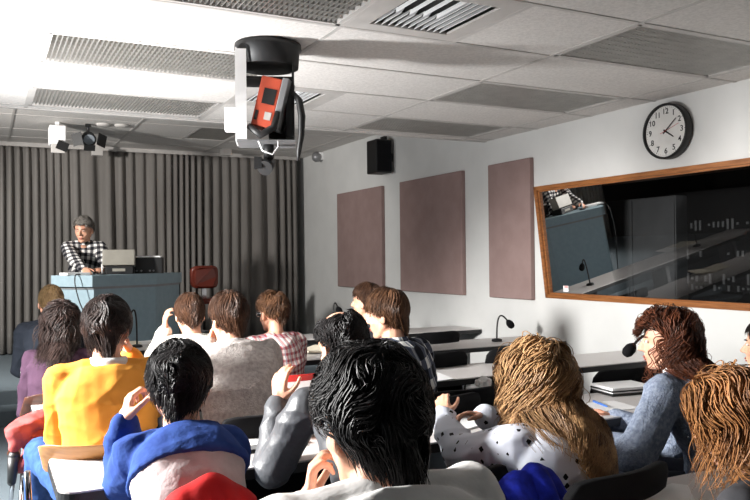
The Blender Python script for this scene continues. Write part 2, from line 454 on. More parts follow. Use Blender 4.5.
mb = MB(); slab(mb, WY0 + fw, WY1 - fw, WZ0 + fw, WZ1 - fw, .012, .018); mb.build('glass_pane', gm, w1)
# sticker
p = at_x(566, 288.5, WALLX)
mb = MB(); h = .028
yy, zz = p.y, p.z
xg = wx(zz, .010)
mb.box((xg - .001, yy - .032, zz - h), (xg, yy + .032, zz + h)); mb.build('sticker', M['white'], w1)
mb = MB()
for k in range(3): mb.box((xg - .002, yy - .026, zz + .004 + k * .007), (xg - .001, yy + .024 - .01 * (k % 2), zz + .008 + k * .007))
mb.build('sticker_print', M['redplastic'], w1)
# dark control room behind
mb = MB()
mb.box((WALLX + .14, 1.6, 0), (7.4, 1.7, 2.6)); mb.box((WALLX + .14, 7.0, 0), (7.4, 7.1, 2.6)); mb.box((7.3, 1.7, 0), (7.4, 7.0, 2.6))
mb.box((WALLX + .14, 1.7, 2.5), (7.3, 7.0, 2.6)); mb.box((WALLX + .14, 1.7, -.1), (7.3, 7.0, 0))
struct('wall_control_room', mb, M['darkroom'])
ra, rb = at_x(688, 250, 5.75).y, at_x(765, 250, 5.75).y
t = empty('equipment_rack', (5.75, (ra + rb) / 2, 0), 0, 'dark equipment rack with rows of pale switches behind the window glass', 'equipment rack')
MB().box((0, -.75, 0), (.5, .6, 2.05)).build('cabinet', M['black'], t)
rr = random.Random(5)
for row, z in enumerate((1.18, 1.26, 1.48, 1.74)):
    for k in range(26):
        if rr.random() < .35: continue
        h = rr.choice((.02, .05, .09)); y = -.68 + k * .048
        MB().box((-.012, y, z - h / 2), (0, y + .022, z + h / 2)).build('switch', M['equip'], t)

ya, yb = at_x(596, 250, 5.6).y, at_x(676, 250, 5.6).y
t = empty('grey_cabinet', (5.6, (ya + yb) / 2, 0), 0, 'tall pale grey cabinet standing behind the window glass, left of the rack', 'cabinet')
hw_ = abs(ya - yb) / 2
MB().box((0, -hw_, 0), (.45, hw_, 2.02), bev=.006).build('body', M['equip'], t)
for k in (-1, 1):
    d_ = MB().box((-.014, min(0, k * hw_) + .006, .06), (-.001, max(0, k * hw_) - .006, 2.0)).build('door', M['equip'], t)
    MB().tube([(-.03, k * .04, 1.0), (-.03, k * .04, 1.16)], .006, 8).build('handle', M['greymetal'], d_)
# ---------------------------------------------------------------- wall clock
def wall_clock():
    cy, cz, rad = 3.925, 2.362, .20
    t = empty('wall_clock', (WALLX, cy, cz), 0, 'round black rimmed wall clock showing eight past four', 'clock')
    t.matrix_world = Matrix.Translation((WALLX, cy, cz)) @ Matrix(((0, 0, -1, 0), (-1, 0, 0, 0), (0, 1, 0, 0), (0, 0, 0, 1)))
    # local: x right, y up, z out of the wall
    def ring(r, z): return [V((r * math.cos(2 * PI * j / 64), r * math.sin(2 * PI * j / 64), z)) for j in range(64)]
    mb = MB(); mb.rings([ring(rad * .93, .0), ring(rad, .012), ring(rad, .065), ring(rad * .985, .074), ring(rad * .93, .074), ring(rad * .915, .062), ring(rad * .91, .05)], True)
    mb.build('clock_case', M['black'], t)
    mb = MB(); mb.rings([ring(rad * .91, .051), ring(rad * .91, .054)]); mb.build('clock_face', M['clockface'], t)
    zf = .0545
    mb = MB()
    for k in range(60):
        a = 2 * PI * k / 60; w = .0022 if k % 5 == 0 else .001; L = .012 if k % 5 == 0 else .007
        d = V((math.sin(a), math.cos(a), 0)); n = V((d.y, -d.x, 0)); r1 = rad * .88
        q = [d * r1 + n * w, d * r1 - n * w, d * (r1 - L) - n * w, d * (r1 - L) + n * w]
        mb.add([(p.x, p.y, zf) for p in q], [(0, 1, 2, 3)])
    mb.build('minute_marks', M['black'], t)
    for k in range(1, 13):
        cu = bpy.data.curves.new('numeral', 'FONT'); cu.body = str(k); cu.size = .056; cu.align_x = 'CENTER'; cu.align_y = 'CENTER'; cu.extrude = .0006; cu.offset = .0008
        to = bpy.data.objects.new('numeral_tmp', cu); C.objects.link(to)
        bpy.context.view_layer.update()
        me = bpy.data.meshes.new_from_object(to.evaluated_get(bpy.context.evaluated_depsgraph_get()))
        bpy.data.objects.remove(to)
        me.materials.clear(); me.materials.append(M['black'])
        o = bpy.data.objects.new('numeral', me); C.objects.link(o); o.parent = t
        a = 2 * PI * k / 12; o.location = (math.sin(a) * rad * .71, math.cos(a) * rad * .71, zf + .0006)
    def hand(name, deg, L, back, w, z, m):
        a = R(deg); d = V((math.sin(a), math.cos(a), 0)); n = V((d.y, -d.x, 0))
        q = [d * L + n * w * .6, d * L - n * w * .6, d * -back - n * w, d * -back + n * w]
        MB().add([(p.x, p.y, z) for p in q] + [(p.x, p.y, z + .002) for p in q], [(3, 2, 1, 0), (4, 5, 6, 7), (0, 1, 5, 4), (1, 2, 6, 5), (2, 3, 7, 6), (3, 0, 4, 7)]).build(name, m, t)
    hand('hour_hand', 124, .085, .02, .006, zf + .002, M['black'])
    hand('minute_hand', 50, .125, .025, .0045, zf + .005, M['black'])
    hand('second_hand', 72, .13, .045, .0014, zf + .008, M['redplastic'])
wall_clock()

# ---------------------------------------------------------------- loudspeaker on the wall
p = at_x(381, 157, WALLX - .15)
t = empty('wall_loudspeaker', (WALLX, p.y + .02, p.z), 0, 'black loudspeaker mounted high on the right wall above the first panel', 'loudspeaker')
mb = MB(); mb.box((-.27, -.13, -.20), (-.06, .13, .20), None, .012); mb.build('speaker_cabinet', M['black'], t)
MB().box((-.26, -.134, -.18), (-.07, -.128, .18)).build('grille', M['blackfab'], t)
MB().box((-.08, -.04, -.05), (-.001, .04, .05)).box((-.12, -.05, .18), (-.08, .05, .25)).box((-.1, -.03, .0), (-.06, .03, .2)).build('bracket', M['black'], t)
p = at_y(305, 163, 10.3)
t = empty('dome_camera', (WALLX, 10.3, 2.97), 0, 'small round white and grey fitting high in the corner beside the curtain', 'dome fitting')
MB().ell((-.09, 0, -.02), (.075, .075, .075)).build('dome', M['greymetal'], t)
MB().box((-.07, -.05, -.06), (-.001, .05, .05), bev=.006).build('mount', M['white'], t)

# ---------------------------------------------------------------- stage spotlights
p = at_z(57, 122, STAGE_CEIL)
t = empty('stage_spotlight', (p.x, p.y, STAGE_CEIL), 0, 'white box spotlight with dark barn door on the ceiling over the stage', 'spotlight')
MB().box((-.02, -.02, -.06), (.02, .02, 0)).build('mount', M['white'], t)
MB().box((-.085, -.1, -.26), (.085, .1, -.05), bev=.012).build('lamp_housing', M['white'], t)
MB().box((-.07, -.12, -.36), (.07, -.08, -.26), bev=.004).build('front_hood', M['tbar'], t)
MB().box((.08, -.13, -.30), (.2, -.12, -.2), Matrix.Rotation(R(20), 4, 'Y')).build('barn_door', M['black'], t)
p = at_z(88, 124, STAGE_CEIL)
t = empty('stage_spotlight', (p.x, p.y, STAGE_CEIL), 0, 'black spotlight with open barn doors on the ceiling over the lectern', 'spotlight')
MB().tube([(0, 0, 0), (0, 0, -.09)], .015).box((-.03, -.02, -.03), (.03, .02, -.002)).build('mount', M['black'], t)
MB().tube([(0, .07, -.12), (0, -.02, -.16), (0, -.09, -.19)], [.05, .075, .08], 16).build('lamp_housing', M['black'], t)
MB().tube([(0, -.088, -.188), (0, -.098, -.193)], [.06, .06], 16).build('lens', M['lens'], t)
for a, b, c, d in ((-.1, -.07, -.28, -1), (.1, .07, -.28, 1)):
    MB().box((-.06, -.004, -.07), (.06, .004, .07), Matrix.Translation((d * .13, -.14, -.2)) @ Matrix.Rotation(R(d * 35), 4, 'Z') @ Matrix.Rotation(R(d * 14), 4, 'Y')).build('barn_door', M['black'], t)
MB().box((-.06, -.004, -.035), (.06, .004, .035), Matrix.Translation((0, -.13, -.29)) @ Matrix.Rotation(R(35), 4, 'X')).build('barn_door', M['black'], t)

# ---------------------------------------------------------------- ceiling projector
def projector():
    p = at_y(268, 60, 3.85)
    t = empty('ceiling_projector', (p.x, 3.85, CEIL), R(-20), 'black ceiling mounted projector with orange side box in a white bracket', 'projector')
    def arc(r, z, a0=0, a1=360, n=36): return [V((r * math.cos(R(a0 + (a1 - a0) * j / n)), r * math.sin(R(a0 + (a1 - a0) * j / n)), z)) for j in range(n)]
    MB().rings([arc(.175, -.004), arc(.178, -.03), arc(.166, -.045), arc(.160, -.125)]).build('ceiling_shroud', M['black'], t)
    MB().box((-.165, -.13, -.53), (-.158, .05, -.05)).box((-.165, -.14, -.52), (-.108, -.132, -.06)).build('side_bracket', M['white'], t)
    MB().box((.125, -.10, -.50), (.135, .12, -.1)).build('side_bracket', M['black'], t)
    MB().box((-.158, -.10, -.20), (.13, .12, -.19)).build('upper_shelf', M['black'], t)
    MB().box((-.16, -.13, -.53), (.14, .12, -.522)).build('bottom_tray', M['greymetal'], t)
    MB().box((0.0, -.03, -.50), (.125, .11, -.21), bev=.01).box((.09, -.1, -.5), (.125, .1, -.19), bev=.004).build('projector_body', M['black'], t)
    mt = Matrix.Translation((.005, -.09, -.33)) @ Matrix.Rotation(R(-12), 4, 'Z') @ Matrix.Rotation(R(14), 4, 'Y')
    o = MB().box((-.06, -.04, -.13), (.05, .12, .13), mt, .006).build('side_box', M['orangebox'], t); o['label'] = 'orange box'
    MB().box((-.03, -.043, -.01), (.035, -.039, .07), mt, .0).box((-.05, -.043, -.1), (-.035, -.039, -.05), mt).build('display', M['black'], t)
    MB().box((.0, -.043, -.09), (.035, -.039, -.05), mt).build('plate', M['tbar'], t)
    MB().box((.05, -.045, -.13), (.085, .12, .14), mt, .004).build('back_cover', M['greymetal'], t)
    MB().tube([(-.1, -.12, -.45), (-.04, -.14, -.5), (.03, -.14, -.46), (.05, -.14, -.38)], [.016, .02, .02, .014], 10).build('handle', M['black'], t)
    mb = MB(); mb.tube([(.13, -.12, -.28), (.16, -.13, -.32), (.172, -.13, -.4), (.168, -.13, -.5), (.155, -.13, -.58), (.15, -.13, -.63)], [.012, .018, .019, .016, .013, .006], 10); mb.build('cable_loop', M['black'], t)
    MB().tube([(-.05, -.13, -.53), (-.03, -.14, -.58), (.02, -.14, -.6), (.05, -.14, -.56), (.05, -.13, -.53)], .004, 8).build('cable', M['white'], t)
    MB().tube([(0, 0, -.53), (0, 0, -.6)], .028, 12).tube([(.0, .03, -.62), (-.02, -.05, -.66)], [.035, .04], 14).box((-.075, -.06, -.66), (-.035, .0, -.60)).build('lens_unit', M['black'], t)
    MB().box((-.23, .02, -.45), (-.166, .1, -.33), bev=.004).build('mirror_box', M['white'], t)
projector()

# ---------------------------------------------------------------- lectern and what stands on it
LZ = 1.327
LP = [V((.60, 8.50)), V((.95, 8.08)), V((1.66, 8.47)), V((2.05, 9.02))]
def inset(pts, k):
    c = V((1.35, 8.95)); return [c + (p - c) * k for p in pts]
def lectern():
    t = empty('lectern', (0, 0, STAGE), 0, 'wide blue grey faceted lectern desk on the stage', 'lectern')
    def prism(mb, front, back, z0, z1):
        pts = front + back
        n = len(pts)
        mb.add([(p.x, p.y, z0 - STAGE) for p in pts] + [(p.x, p.y, z1 - STAGE) for p in pts],
               [tuple(reversed(range(n))), tuple(range(n, 2 * n))] + [(i, (i + 1) % n, n + (i + 1) % n, n + i) for i in range(n)])
    back = [V((1.78, 9.2)), V((1.45, 8.78)), V((1.02, 8.55)), V((.84, 8.72))]
    mb = MB(); prism(mb, LP, back, LZ - .115, LZ); mb.build('top', M['lectern'], t)
    fi = inset(LP, .955); 
    mb = MB(); prism(mb, inset(LP, .965), back, LZ - .14, LZ - .115); mb.build('shadow_gap', M['greymetal'], t)
    mb = MB(); th = [p + (V((1.35, 8.95)) - p) * .05 for p in fi]
    pts = fi + list(reversed(th)); prism(mb, fi, list(reversed(th)), STAGE, LZ - .14); mb.build('front_panel', M['lectern'], t)
lectern()
TOPZ = LZ + .002
p = at_z(72, 274.0, TOPZ)
tag(MB().box((-.12, -.09, 0), (.12, .09, .025), Matrix.Rotation(R(20), 4, 'Z')).build('paper_stack', M['white'], None, V((.82, 8.42, TOPZ))), 'white stack of papers on the left end of the lectern', 'papers')
t = empty('overhead_monitor', (1.27, 8.52, TOPZ), R(-14), 'grey slanted monitor on a black base on the lectern', 'monitor')
mt = Matrix.Translation((0, 0, .17)) @ Matrix.Rotation(R(-12), 4, 'X')
MB().box((-.165, -.02, -.08), (.165, .10, .09), mt, .008).build('screen_housing', M['greybox'], t)
MB().box((-.13, -.05, 0), (.15, .12, .085), bev=.006).build('base', M['black'], t)
MB().box((-.06, -.053, .03), (.07, -.049, .06)).build('label_strip', M['greybox'], t)
t = empty('control_box', (1.60, 8.66, TOPZ), R(-20), 'black control box with white top edge on the right of the lectern', 'control box')
MB().box((-.14, -.06, 0), (.16, .07, .175), bev=.004).build('case', M['black'], t)
MB().box((-.13, -.055, .176), (.14, .06, .192)).build('top_edge', M['white'], t)
for k, dx in enumerate((-.11, -.06, .03, .07)):
    MB().tube([(dx, -.06, .03), (dx, -.075, .03)], .01, 8).build('knob', M['greymetal'], t)
t = empty('lectern_microphone', (1.08, 8.36, TOPZ), 0, 'small white topped microphone on a round black foot in front of the speaker', 'microphone')
MB().tube([(0, 0, 0), (0, 0, .012)], [.05, .045], 16).build('foot', M['black'], t)
MB().tube([(0, 0, .012), (0, 0, .10)], [.006, .008], 8).build('stem', M['white'], t)
mb = MB(); cpts = [V((.86, 8.30, TOPZ + .008)), V((.80, 8.18, TOPZ + .012)), V((.79, 8.14, 1.25)), V((.83, 8.08, 1.05)), V((.92, 8.0, .85)), V((1.0, 7.99, .5)), V((1.02, 7.99, STAGE + .01))]
cpts2 = []
for i in range(len(cpts) - 1):
    for k in range(5): cpts2.append(cpts[i].lerp(cpts[i + 1], k / 5))
cpts2.append(cpts[-1])
for _ in range(3): cpts2 = [cpts2[0]] + [(cpts2[i - 1] + cpts2[i] * 2 + cpts2[i + 1]) / 4 for i in range(1, len(cpts2) - 1)] + [cpts2[-1]]
tag(mb.tube(cpts2, .006, 8).build('microphone_cable', M['black'], None), 'thin dark cable hanging down the front of the lectern', 'cable')

# high burgundy chair on stage
def stage_chair():
    p = at_y(205, 277, 9.6)
    t = empty('drafting_chair', (p.x, 9.6, STAGE), R(12), 'burgundy vinyl high chair standing before the grey curtain', 'chair')
    zb = p.z - STAGE
    def se(k, y): return [V((.19 * k * math.copysign(abs(math.cos(a)) ** .45, math.cos(a)), y + .03 * math.cos(a) ** 2, zb + .145 * k * math.copysign(abs(math.sin(a)) ** .45, math.sin(a)))) for a in [2 * PI * j / 40 for j in range(40)]]
    MB().rings([se(.8, -.045), se(.95, -.038), se(1, -.015), se(1, .01), se(.95, .028), se(.8, .032)]).build('backrest', M['burgundy'], t)
    MB().box((-.03, .02, zb - .28), (.03, .045, zb - .02)).build('back_post', M['chrome'], t)
    MB().box((-.22, -.42, zb - .32), (.22, .04, zb - .25), bev=.03).build('seat', M['burgundy'], t)
    MB().tube([(0, -.19, .1), (0, -.19, zb - .32)], .025, 12).build('column', M['chrome'], t)
    MB().tube([(.2 * math.cos(2 * PI * j / 24), -.19 + .2 * math.sin(2 * PI * j / 24), .3) for j in range(25)], .01, 8).build('foot_ring', M['chrome'], t)
    for k in range(5):
        a = 2 * PI * k / 5
        l = MB().tube([(0, -.19, .11), (.27 * math.cos(a), -.19 + .27 * math.sin(a), .07)], [.025, .015], 8).build('leg', M['black'], t)
        MB().ell((.27 * math.cos(a), -.19 + .27 * math.sin(a), .03), (.03, .03, .03)).build('castor', M['black'], l)
stage_chair()

# ---------------------------------------------------------------- desks
DESKZ = .76
def desk(y0, y1, x0, x1, label, legs):
    t = empty('long_desk', (x0, y0, 0), 0, label, 'desk', 'long desks')
    w, d = x1 - x0, y1 - y0
    def outline(e, r):
        pts = []
        for a in range(0, 91, 15): pts.append((r - e - (r) * math.sin(R(a)) - 0 + 0, r - e - r * math.cos(R(a))))
        # rounded near-left corner then far-left corner
        out = [(w + e * 0, -e)]
        for a in range(0, 91, 15): out.append((-e + r - r * math.sin(R(a)), -e + r - r * math.cos(R(a))))
        for a in range(0, 91, 15): out.append((-e + r - r * math.cos(R(a)), d + e - r + r * math.sin(R(a))))
        out.append((w, d + e))
        return out
    def slabz(pts, z0, z1, nm, m):
        n = len(pts); mb = MB()
        mb.add([(p[0], p[1], z0) for p in pts] + [(p[0], p[1], z1) for p in pts],
               [tuple(range(n)), tuple(reversed(range(n, 2 * n)))] + [(i, n + i, n + (i + 1) % n, (i + 1) % n) for i in range(n)])
        o = mb.build(nm, m, t)
        bm = bmesh.new(); bm.from_mesh(o.data); bmesh.ops.recalc_face_normals(bm, faces=bm.faces); bm.to_mesh(o.data); bm.free()
        return o
    slabz(outline(0, .06), DESKZ - .006, DESKZ, 'desktop', M['desk'])
    slabz(outline(.003, .063), DESKZ - .04, DESKZ - .006, 'edge_band', M['deskedge'])
    for lx in legs:
        lg = MB().box((lx - .03, .12, .03), (lx + .03, d - .1, .70), bev=.005).build('leg', M['greymetal'], t)
        MB().box((lx - .03, .0, 0), (lx + .03, d - .02, .035), bev=.005).build('foot', M['black'], lg)
        MB().tube([(lx, .04, .70), (lx, d - .04, .70)], .018, 8).build('bracket', M['black'], lg)
desk(1.28, 1.78, .2, WALLX - .02, 'nearest long grey topped desk at the bottom right, a white sheet on it', (.35, 1.6, 2.8, 3.95))
desk(2.55, 3.05, .2, WALLX - .02, 'long desk carrying the dark folder and the dotted blouse woman\'s papers', (.35, 1.55, 2.85, 3.95))
desk(3.8, 4.3, .2, WALLX - .02, 'long desk in front of the orange sweater and the blue plaid shirt', (.35, 1.55, 2.75, 3.95))
desk(5.05, 5.55, .2, WALLX - .02, 'long desk in front of the man in the red checked shirt', (.35, 1.55, 2.75, 3.95))
desk(6.3, 6.75, .2, WALLX - .02, 'front long desk, nearest to the lectern', (.35, 1.55, 2.75, 3.95))

# ---------------------------------------------------------------- chairs
def make_chair(style, label, x, y, rz=0, tilt=0):
    group = {'black': 'black upholstered chairs', 'ply': 'wooden backed chairs', 'dark': 'wooden backed chairs', 'red': 'red shell chairs'}[style]
    t = empty('stacking_chair', (x, y, 0), rz, label, 'chair', group)
    m = {'black': M['blackfab'], 'ply': M['plywood'], 'dark': M['darkwood'], 'red': M['redplastic']}[style]
    # local: sitter faces +Y, seat centre at origin, back at y=-.22
    n = 14
    if style in ('ply', 'dark'): z0, z1, hw = .69, .82, (.165 if style == 'ply' else .19)
    elif style == 'red': z0, z1, hw = .50, .80, .22
    else: z0, z1, hw = .50, .86, .235
    mb = MB(); rings = []
    nz = 8
    front, backv = [], []
    for j in range(nz + 1):
        v = j / nz; z = z0 + (z1 - z0) * v
        wz = hw * (1.06 - .12 * v)
        e = 1.0
        if v > .85: e = 1 - .10 * ((v - .85) / .15) ** 2
        if v < .1: e = .96
        for i in range(n + 1):
            u = -1 + 2 * i / n
            yy = -.225 - .09 * v + .045 * u * u
            front.append(V((u * wz * e, yy, z - .012 * abs(u) ** 6 * (1 if v > .9 else 0))))
            backv.append(V((u * wz * e, yy - (.03 if style == 'black' else .012), z - .012 * abs(u) ** 6 * (1 if v > .9 else 0))))
    N = (n + 1) * (nz + 1); fs = []
    for j in range(nz):
        for i in range(n):
            a = j * (n + 1) + i
            fs.append((a, a + n + 1, a + n + 2, a + 1)); fs.append((N + a, N + a + 1, N + a + n + 2, N + a + n + 1))
    for i in range(n):
        fs.append((i, i + 1, N + i + 1, N + i)); a = nz * (n + 1) + i; fs.append((a, N + a, N + a + 1, a + 1))
    for j in range(nz):
        a = j * (n + 1); fs.append((a, N + a, N + a + n + 1, a + n + 1)); a += n; fs.append((a, a + n + 1, N + a + n + 1, N + a))
    mb.add(front + backv, fs, True); bevel(mb.build('backrest', m, t), .006)
    o = MB().box((-.22, -.21, .41), (.22, .22, .45 if style != 'black' else .46), bev=.02).build('seat', m, t)
    mb = MB()
    for s in (-1, 1):
        mb.tube([(s * .19, -.19, .42), (s * .19, -.235, .46), (s * .19, -.262, .55), (s * .185, -.29, .72)], .011, 8)
    mb.tube([(-.19, -.19, .4), (.19, -.19, .4)], .011, 8); mb.build('back_frame', M['chrome'], t)
    for s in (-1, 1):
        for f in (-1, 1):
            MB().tube([(s * .18, f * .17, .415), (s * .215, f * .23, .008)], .012, 8).build('leg', M['chrome'], t)
    return t

# ---------------------------------------------------------------- people
SHELL = []
def bake_remesh(mb, name, m, parent, voxel, smooth=6, disp=None, sfac=.5):
    o = mb.build(name, m, parent)
    rm = o.modifiers.new('r', 'REMESH'); rm.mode = 'VOXEL'; rm.voxel_size = voxel; rm.use_smooth_shade = True
    sm = o.modifiers.new('s', 'SMOOTH'); sm.iterations = smooth; sm.factor = sfac
    if disp:
        for (scale, strength, typ) in disp:
            tx = bpy.data.textures.new('fold', typ)
            tx.noise_scale = scale
            if typ == 'CLOUDS': tx.noise_depth = 2
            dm = o.modifiers.new('d', 'DISPLACE'); dm.texture = tx; dm.strength = strength; dm.mid_level = .5; dm.texture_coords = 'LOCAL'
        s2 = o.modifiers.new('s2', 'SMOOTH'); s2.iterations = 1
    bpy.context.view_layer.update()
    ev = o.evaluated_get(bpy.context.evaluated_depsgraph_get())
    me = bpy.data.meshes.new_from_object(ev); old = o.data
    o.modifiers.clear(); o.data = me; bpy.data.meshes.remove(old)
    me.polygons.foreach_set('use_smooth', [True] * len(me.polygons)); me.update()
    return o
def crease(me, amp):
    n = len(me.vertices); co = np.empty(n * 3); me.vertices.foreach_get('co', co); co = co.reshape(-1, 3)
    no = np.empty(n * 3); me.vertices.foreach_get('normal', no); no = no.reshape(-1, 3)
    x, y, z = co.T; f = np.zeros(n)
    for k, (kx, ky, kz, ph, w) in enumerate(((18, 9, 34, .3, 1), (-22, 12, 30, 1.7, .9), (8, 20, 52, 2.9, .5), (-34, -10, 22, 4.1, .6))):
        q = kx * x + ky * y + kz * z + ph + 1.3 * np.sin(9 * x + 7 * z + k) + .9 * np.sin(15 * y - 11 * x + 2 * k)
        m = .5 + .5 * np.sin(6 * x - 8 * z + 5 * y + 1.9 * k)
        f += w * (1 - np.abs(np.sin(q * .5))) ** 2 * m
    f -= f.mean(); co += no * (f * amp)[:, None]
    me.vertices.foreach_set('co', co.ravel()); me.update()
def ik(a, c, l1, l2, pole):
    a, c = V(a), V(c); d = c - a; L = min(d.length, (l1 + l2) * .995)
    dn = d.normalized(); c = a + dn * L
    x = (l1 * l1 - l2 * l2 + L * L) / (2 * L); h = math.sqrt(max(l1 * l1 - x * x, 0))
    p = V(pole); p = (p - dn * p.dot(dn)).normalized()
    return a + dn * x + p * h, c
def hand(mb, w, d, nrm, side, curl=.5, spread=.02, s=1.0):
    """w wrist, d direction to knuckles, nrm palm facing, side +1 thumb towards lat"""
    d = V(d).normalized(); nrm = V(nrm); nrm = (nrm - d * nrm.dot(d)).normalized(); lat = d.cross(nrm).normalized() * side
    tips = []
    mb.cap(w, w + d * .03 * s, .024 * s, .025 * s, 10)
    for k in range(4):
        off = (1.5 - k) * .0205 * s
        kn = w + d * ((.088, .092, .088, .078)[k] * s) + lat * off
        mb.cap(w + d * .02 * s + lat * off * .6, kn, .0145 * s, .0105 * s, 8)
        dd = (d + lat * off * spread * 40).normalized(); L = (.070, .078, .073, .056)[k] * s
        p = kn; ang = curl * (1 + .12 * k)
        for q, (fr, r0, r1) in enumerate(((.45, .0092, .0085), (.30, .0085, .0078), (.25, .0078, .0068))):
            a = ang * (.7, 1.0, .7)[q]
            nn = lat.cross(dd) * 1.0
            if nn.dot(nrm) < 0 and q == 0: nn = -nn
            ax = dd.cross(nrm).normalized() if abs(dd.dot(nrm)) < .99 else lat
            rot = Matrix.Rotation(a, 3, d.cross(nrm).normalized())
            dd = (rot @ dd).normalized()
            p2 = p + dd * L * fr; mb.cap(p, p2, r0 * s, r1 * s, 8); p = p2
    t0 = w + d * .022 * s + lat * .022 * s; td = (d * .62 + lat * .62 + nrm * .3).normalized()
    t1 = t0 + td * .045 * s; t2 = t1 + (td + d * .5 + nrm * curl * .4).normalized() * .033 * s; t3 = t2 + (td * .4 + d * .9 + nrm * curl * .5).normalized() * .027 * s
    mb.cap(t0, t1, .016 * s, .0115 * s, 8); mb.cap(t1, t2, .0115 * s, .010 * s, 8); mb.cap(t2, t3, .010 * s, .008 * s, 8)

def hair(parent, Hc, RM, st, m, seed=1):
    rs = np.random.RandomState(seed)
    c = V((0, -.012, .026)); rad = V((.079, .100, .098)); hk = st.get('hk', 1)
    crown = V(st.get('crown', (0, -.45, .89))).normalized()
    azk = [0, 35, 62, 85, 105, 140, 180]; nape_free = st.get('nape', -.45)
    zk = st.get('line', [.50, .47, .30, -.02, -.30, -.70, -.84])
    def inside(d):
        az = math.degrees(math.atan2(abs(d.x), d.y)); return d.z > np.interp(az, azk, zk)
    bald = st.get('bald')
    def ok(d):
        if not inside(d): return False
        if bald and (d - V((0, .12, .98)).normalized()).length < bald: return False
        return True
    L = st['len']; rr = st.get('r', .0016); vol = st.get('vol', .012); curl = st.get('curl', 0); freq = st.get('freq', 60)
    N = st.get('n', 1400); comb = V(st.get('comb', (0, 0, 0))); mess = st.get('mess', .15); longh = st.get('long', False)
    steps = st.get('steps', 7 if not longh else 22)
    verts, faces, shade = [], [], []
    # scalp cap
    nu, nv = 48, 30; cap_idx = {}
    capoff = st.get('cap', .006)
    for i in range(nv + 1):
        th = PI * .8 * i / nv
        for j in range(nu):
            ph = 2 * PI * j / nu; d = V((math.sin(th) * math.cos(ph), math.sin(th) * math.sin(ph), math.cos(th)))
            o = capoff * (1 + .25 * math.sin(9 * ph + 5 * th)) if ok(d) else -.006
            cap_idx[(i, j)] = (len(verts), ok(d))
            q = c + V((d.x * (rad.x + o), d.y * (rad.y + o), d.z * (rad.z + o)))
            verts.append(tuple(Hc + RM @ (q * hk))); shade.append(.25)
    for i in range(nv):
        for j in range(nu):
            k = (j + 1) % nu
            ids = [cap_idx[(i, j)], cap_idx[(i + 1, j)], cap_idx[(i + 1, k)], cap_idx[(i, k)]]
            if any(t[1] for t in ids): faces.append(tuple(t[0] for t in ids))
    clumps = rs.normal(size=(90, 3)); clumps /= np.linalg.norm(clumps, axis=1)[:, None]
    cl_off = rs.normal(size=(90, 3)) * .5; cl_ph = rs.uniform(0, 6.28, 90); cl_sh = rs.uniform(0, 1, 90)
    body = st.get('body', []); fs0 = rs.uniform(0, 6)
    done = 0; tries = 0
    while done < N and tries < N * 12:
        tries += 1
        v = rs.normal(size=3); v /= np.linalg.norm(v); d = V(v)
        if not ok(d): continue
        if d.z < -.2 and rs.rand() < .3: continue
        done += 1
        ci = int(np.argmax(clumps @ v)); co = V(cl_off[ci]) * mess
        Ls = L * rs.uniform(.7, 1.12) * (st.get('frontcut', 1) if d.y > .25 else 1); seg = Ls / steps
        lift = vol * rs.uniform(.25, 1.0)
        ph0 = cl_ph[ci] + rs.normal() * .35; sh = min(1, max(0, cl_sh[ci] * .7 + rs.uniform(0, .45) - .08))
        p_l = c + V((d.x * rad.x, d.y * rad.y, d.z * rad.z)); n_l = V((d.x / rad.x, d.y / rad.y, d.z / rad.z)).normalized()
        jitter = V(rs.normal(size=3)) * (.05 + mess * .12)
        stray = rs.rand() < .03
        pts = []; nrms = []; free = False; vel = None; pw = None; dist = 0
        for s in range(steps + 1):
            fr = s / steps
            if not free:
                k = lift * min(1, fr * 3 + .15)
                dl = V(((p_l.x - c.x) / rad.x, (p_l.y - c.y) / rad.y, (p_l.z - c.z) / rad.z)).normalized()
                surf = c + V((dl.x * (rad.x + k), dl.y * (rad.y + k), dl.z * (rad.z + k)))
                nl = V((dl.x / rad.x, dl.y / rad.y, dl.z / rad.z)).normalized()
                pw = Hc + RM @ (surf * hk); nw = (RM @ nl).normalized()
                pts.append(pw.copy()); nrms.append(nw)
                away = (dl - crown * dl.dot(crown))
                g = V((0, 0, -1)) * st.get('grav', .6)
                fld = V((math.sin(5 * dl.z + 7 * dl.y + fs0), math.sin(6 * dl.x + 4 * dl.z + fs0 * 2), math.sin(7 * dl.x - 5 * dl.y + fs0 * 3))) * mess
                t = away * .9 + g + comb + co * .5 + fld + jitter * (3 if stray else 1)
                t = t - nl * t.dot(nl)
                if t.length < 1e-4: t = V((0, -1, 0))
                t = t.normalized(); p_l = surf + t * seg
                if longh and dl.z < st.get('drop', -.05): free = True; vel = (RM @ t).normalized()
                if not longh and dl.z < nape_free and dl.y < .1: free = True; vel = (RM @ V((t.x * .6 - dl.x * .3, t.y * .2 - .05, -1))).normalized()
                if not longh and not inside(dl) and dl.y > 0 and fr > .5 and st.get('trim', True): break
            else:
                if not longh:
                    vel = (vel * .8 + (RM @ V((-dl.x * .55, .10, -1))) * .2 + V(rs.normal(size=3)) * .04).normalized(); pw = pw + vel * seg
                    pts.append(pw.copy()); nrms.append((RM @ V((dl.x, dl.y, 0))).normalized()); continue
                out = (pw - Hc); out.z = 0; out = out.normalized() if out.length > 1e-4 else V((0, -1, 0))
                vel = (vel * .72 + V((0, 0, -1)) * .28 + out * st.get('flare', .03) + V(rs.normal(size=3)) * .02).normalized()
                pw = pw + vel * seg
                for (bc, br) in body:
                    q = pw - bc
                    if q.length < br:
                        rem = br * br - q.x * q.x - q.z * q.z
                        if q.y < .04 and rem > 0: tg = V((pw.x, bc.y - math.sqrt(rem) - .002, pw.z))
                        else: tg = bc + q.normalized() * br
                        dv_ = tg - pw; mxs = seg * .85
                        if dv_.length > mxs: dv_ = dv_.normalized() * mxs
                        pw = pw + dv_
                dist += seg
                pts.append(pw.copy()); nrms.append(out)
        if len(pts) < 3: continue
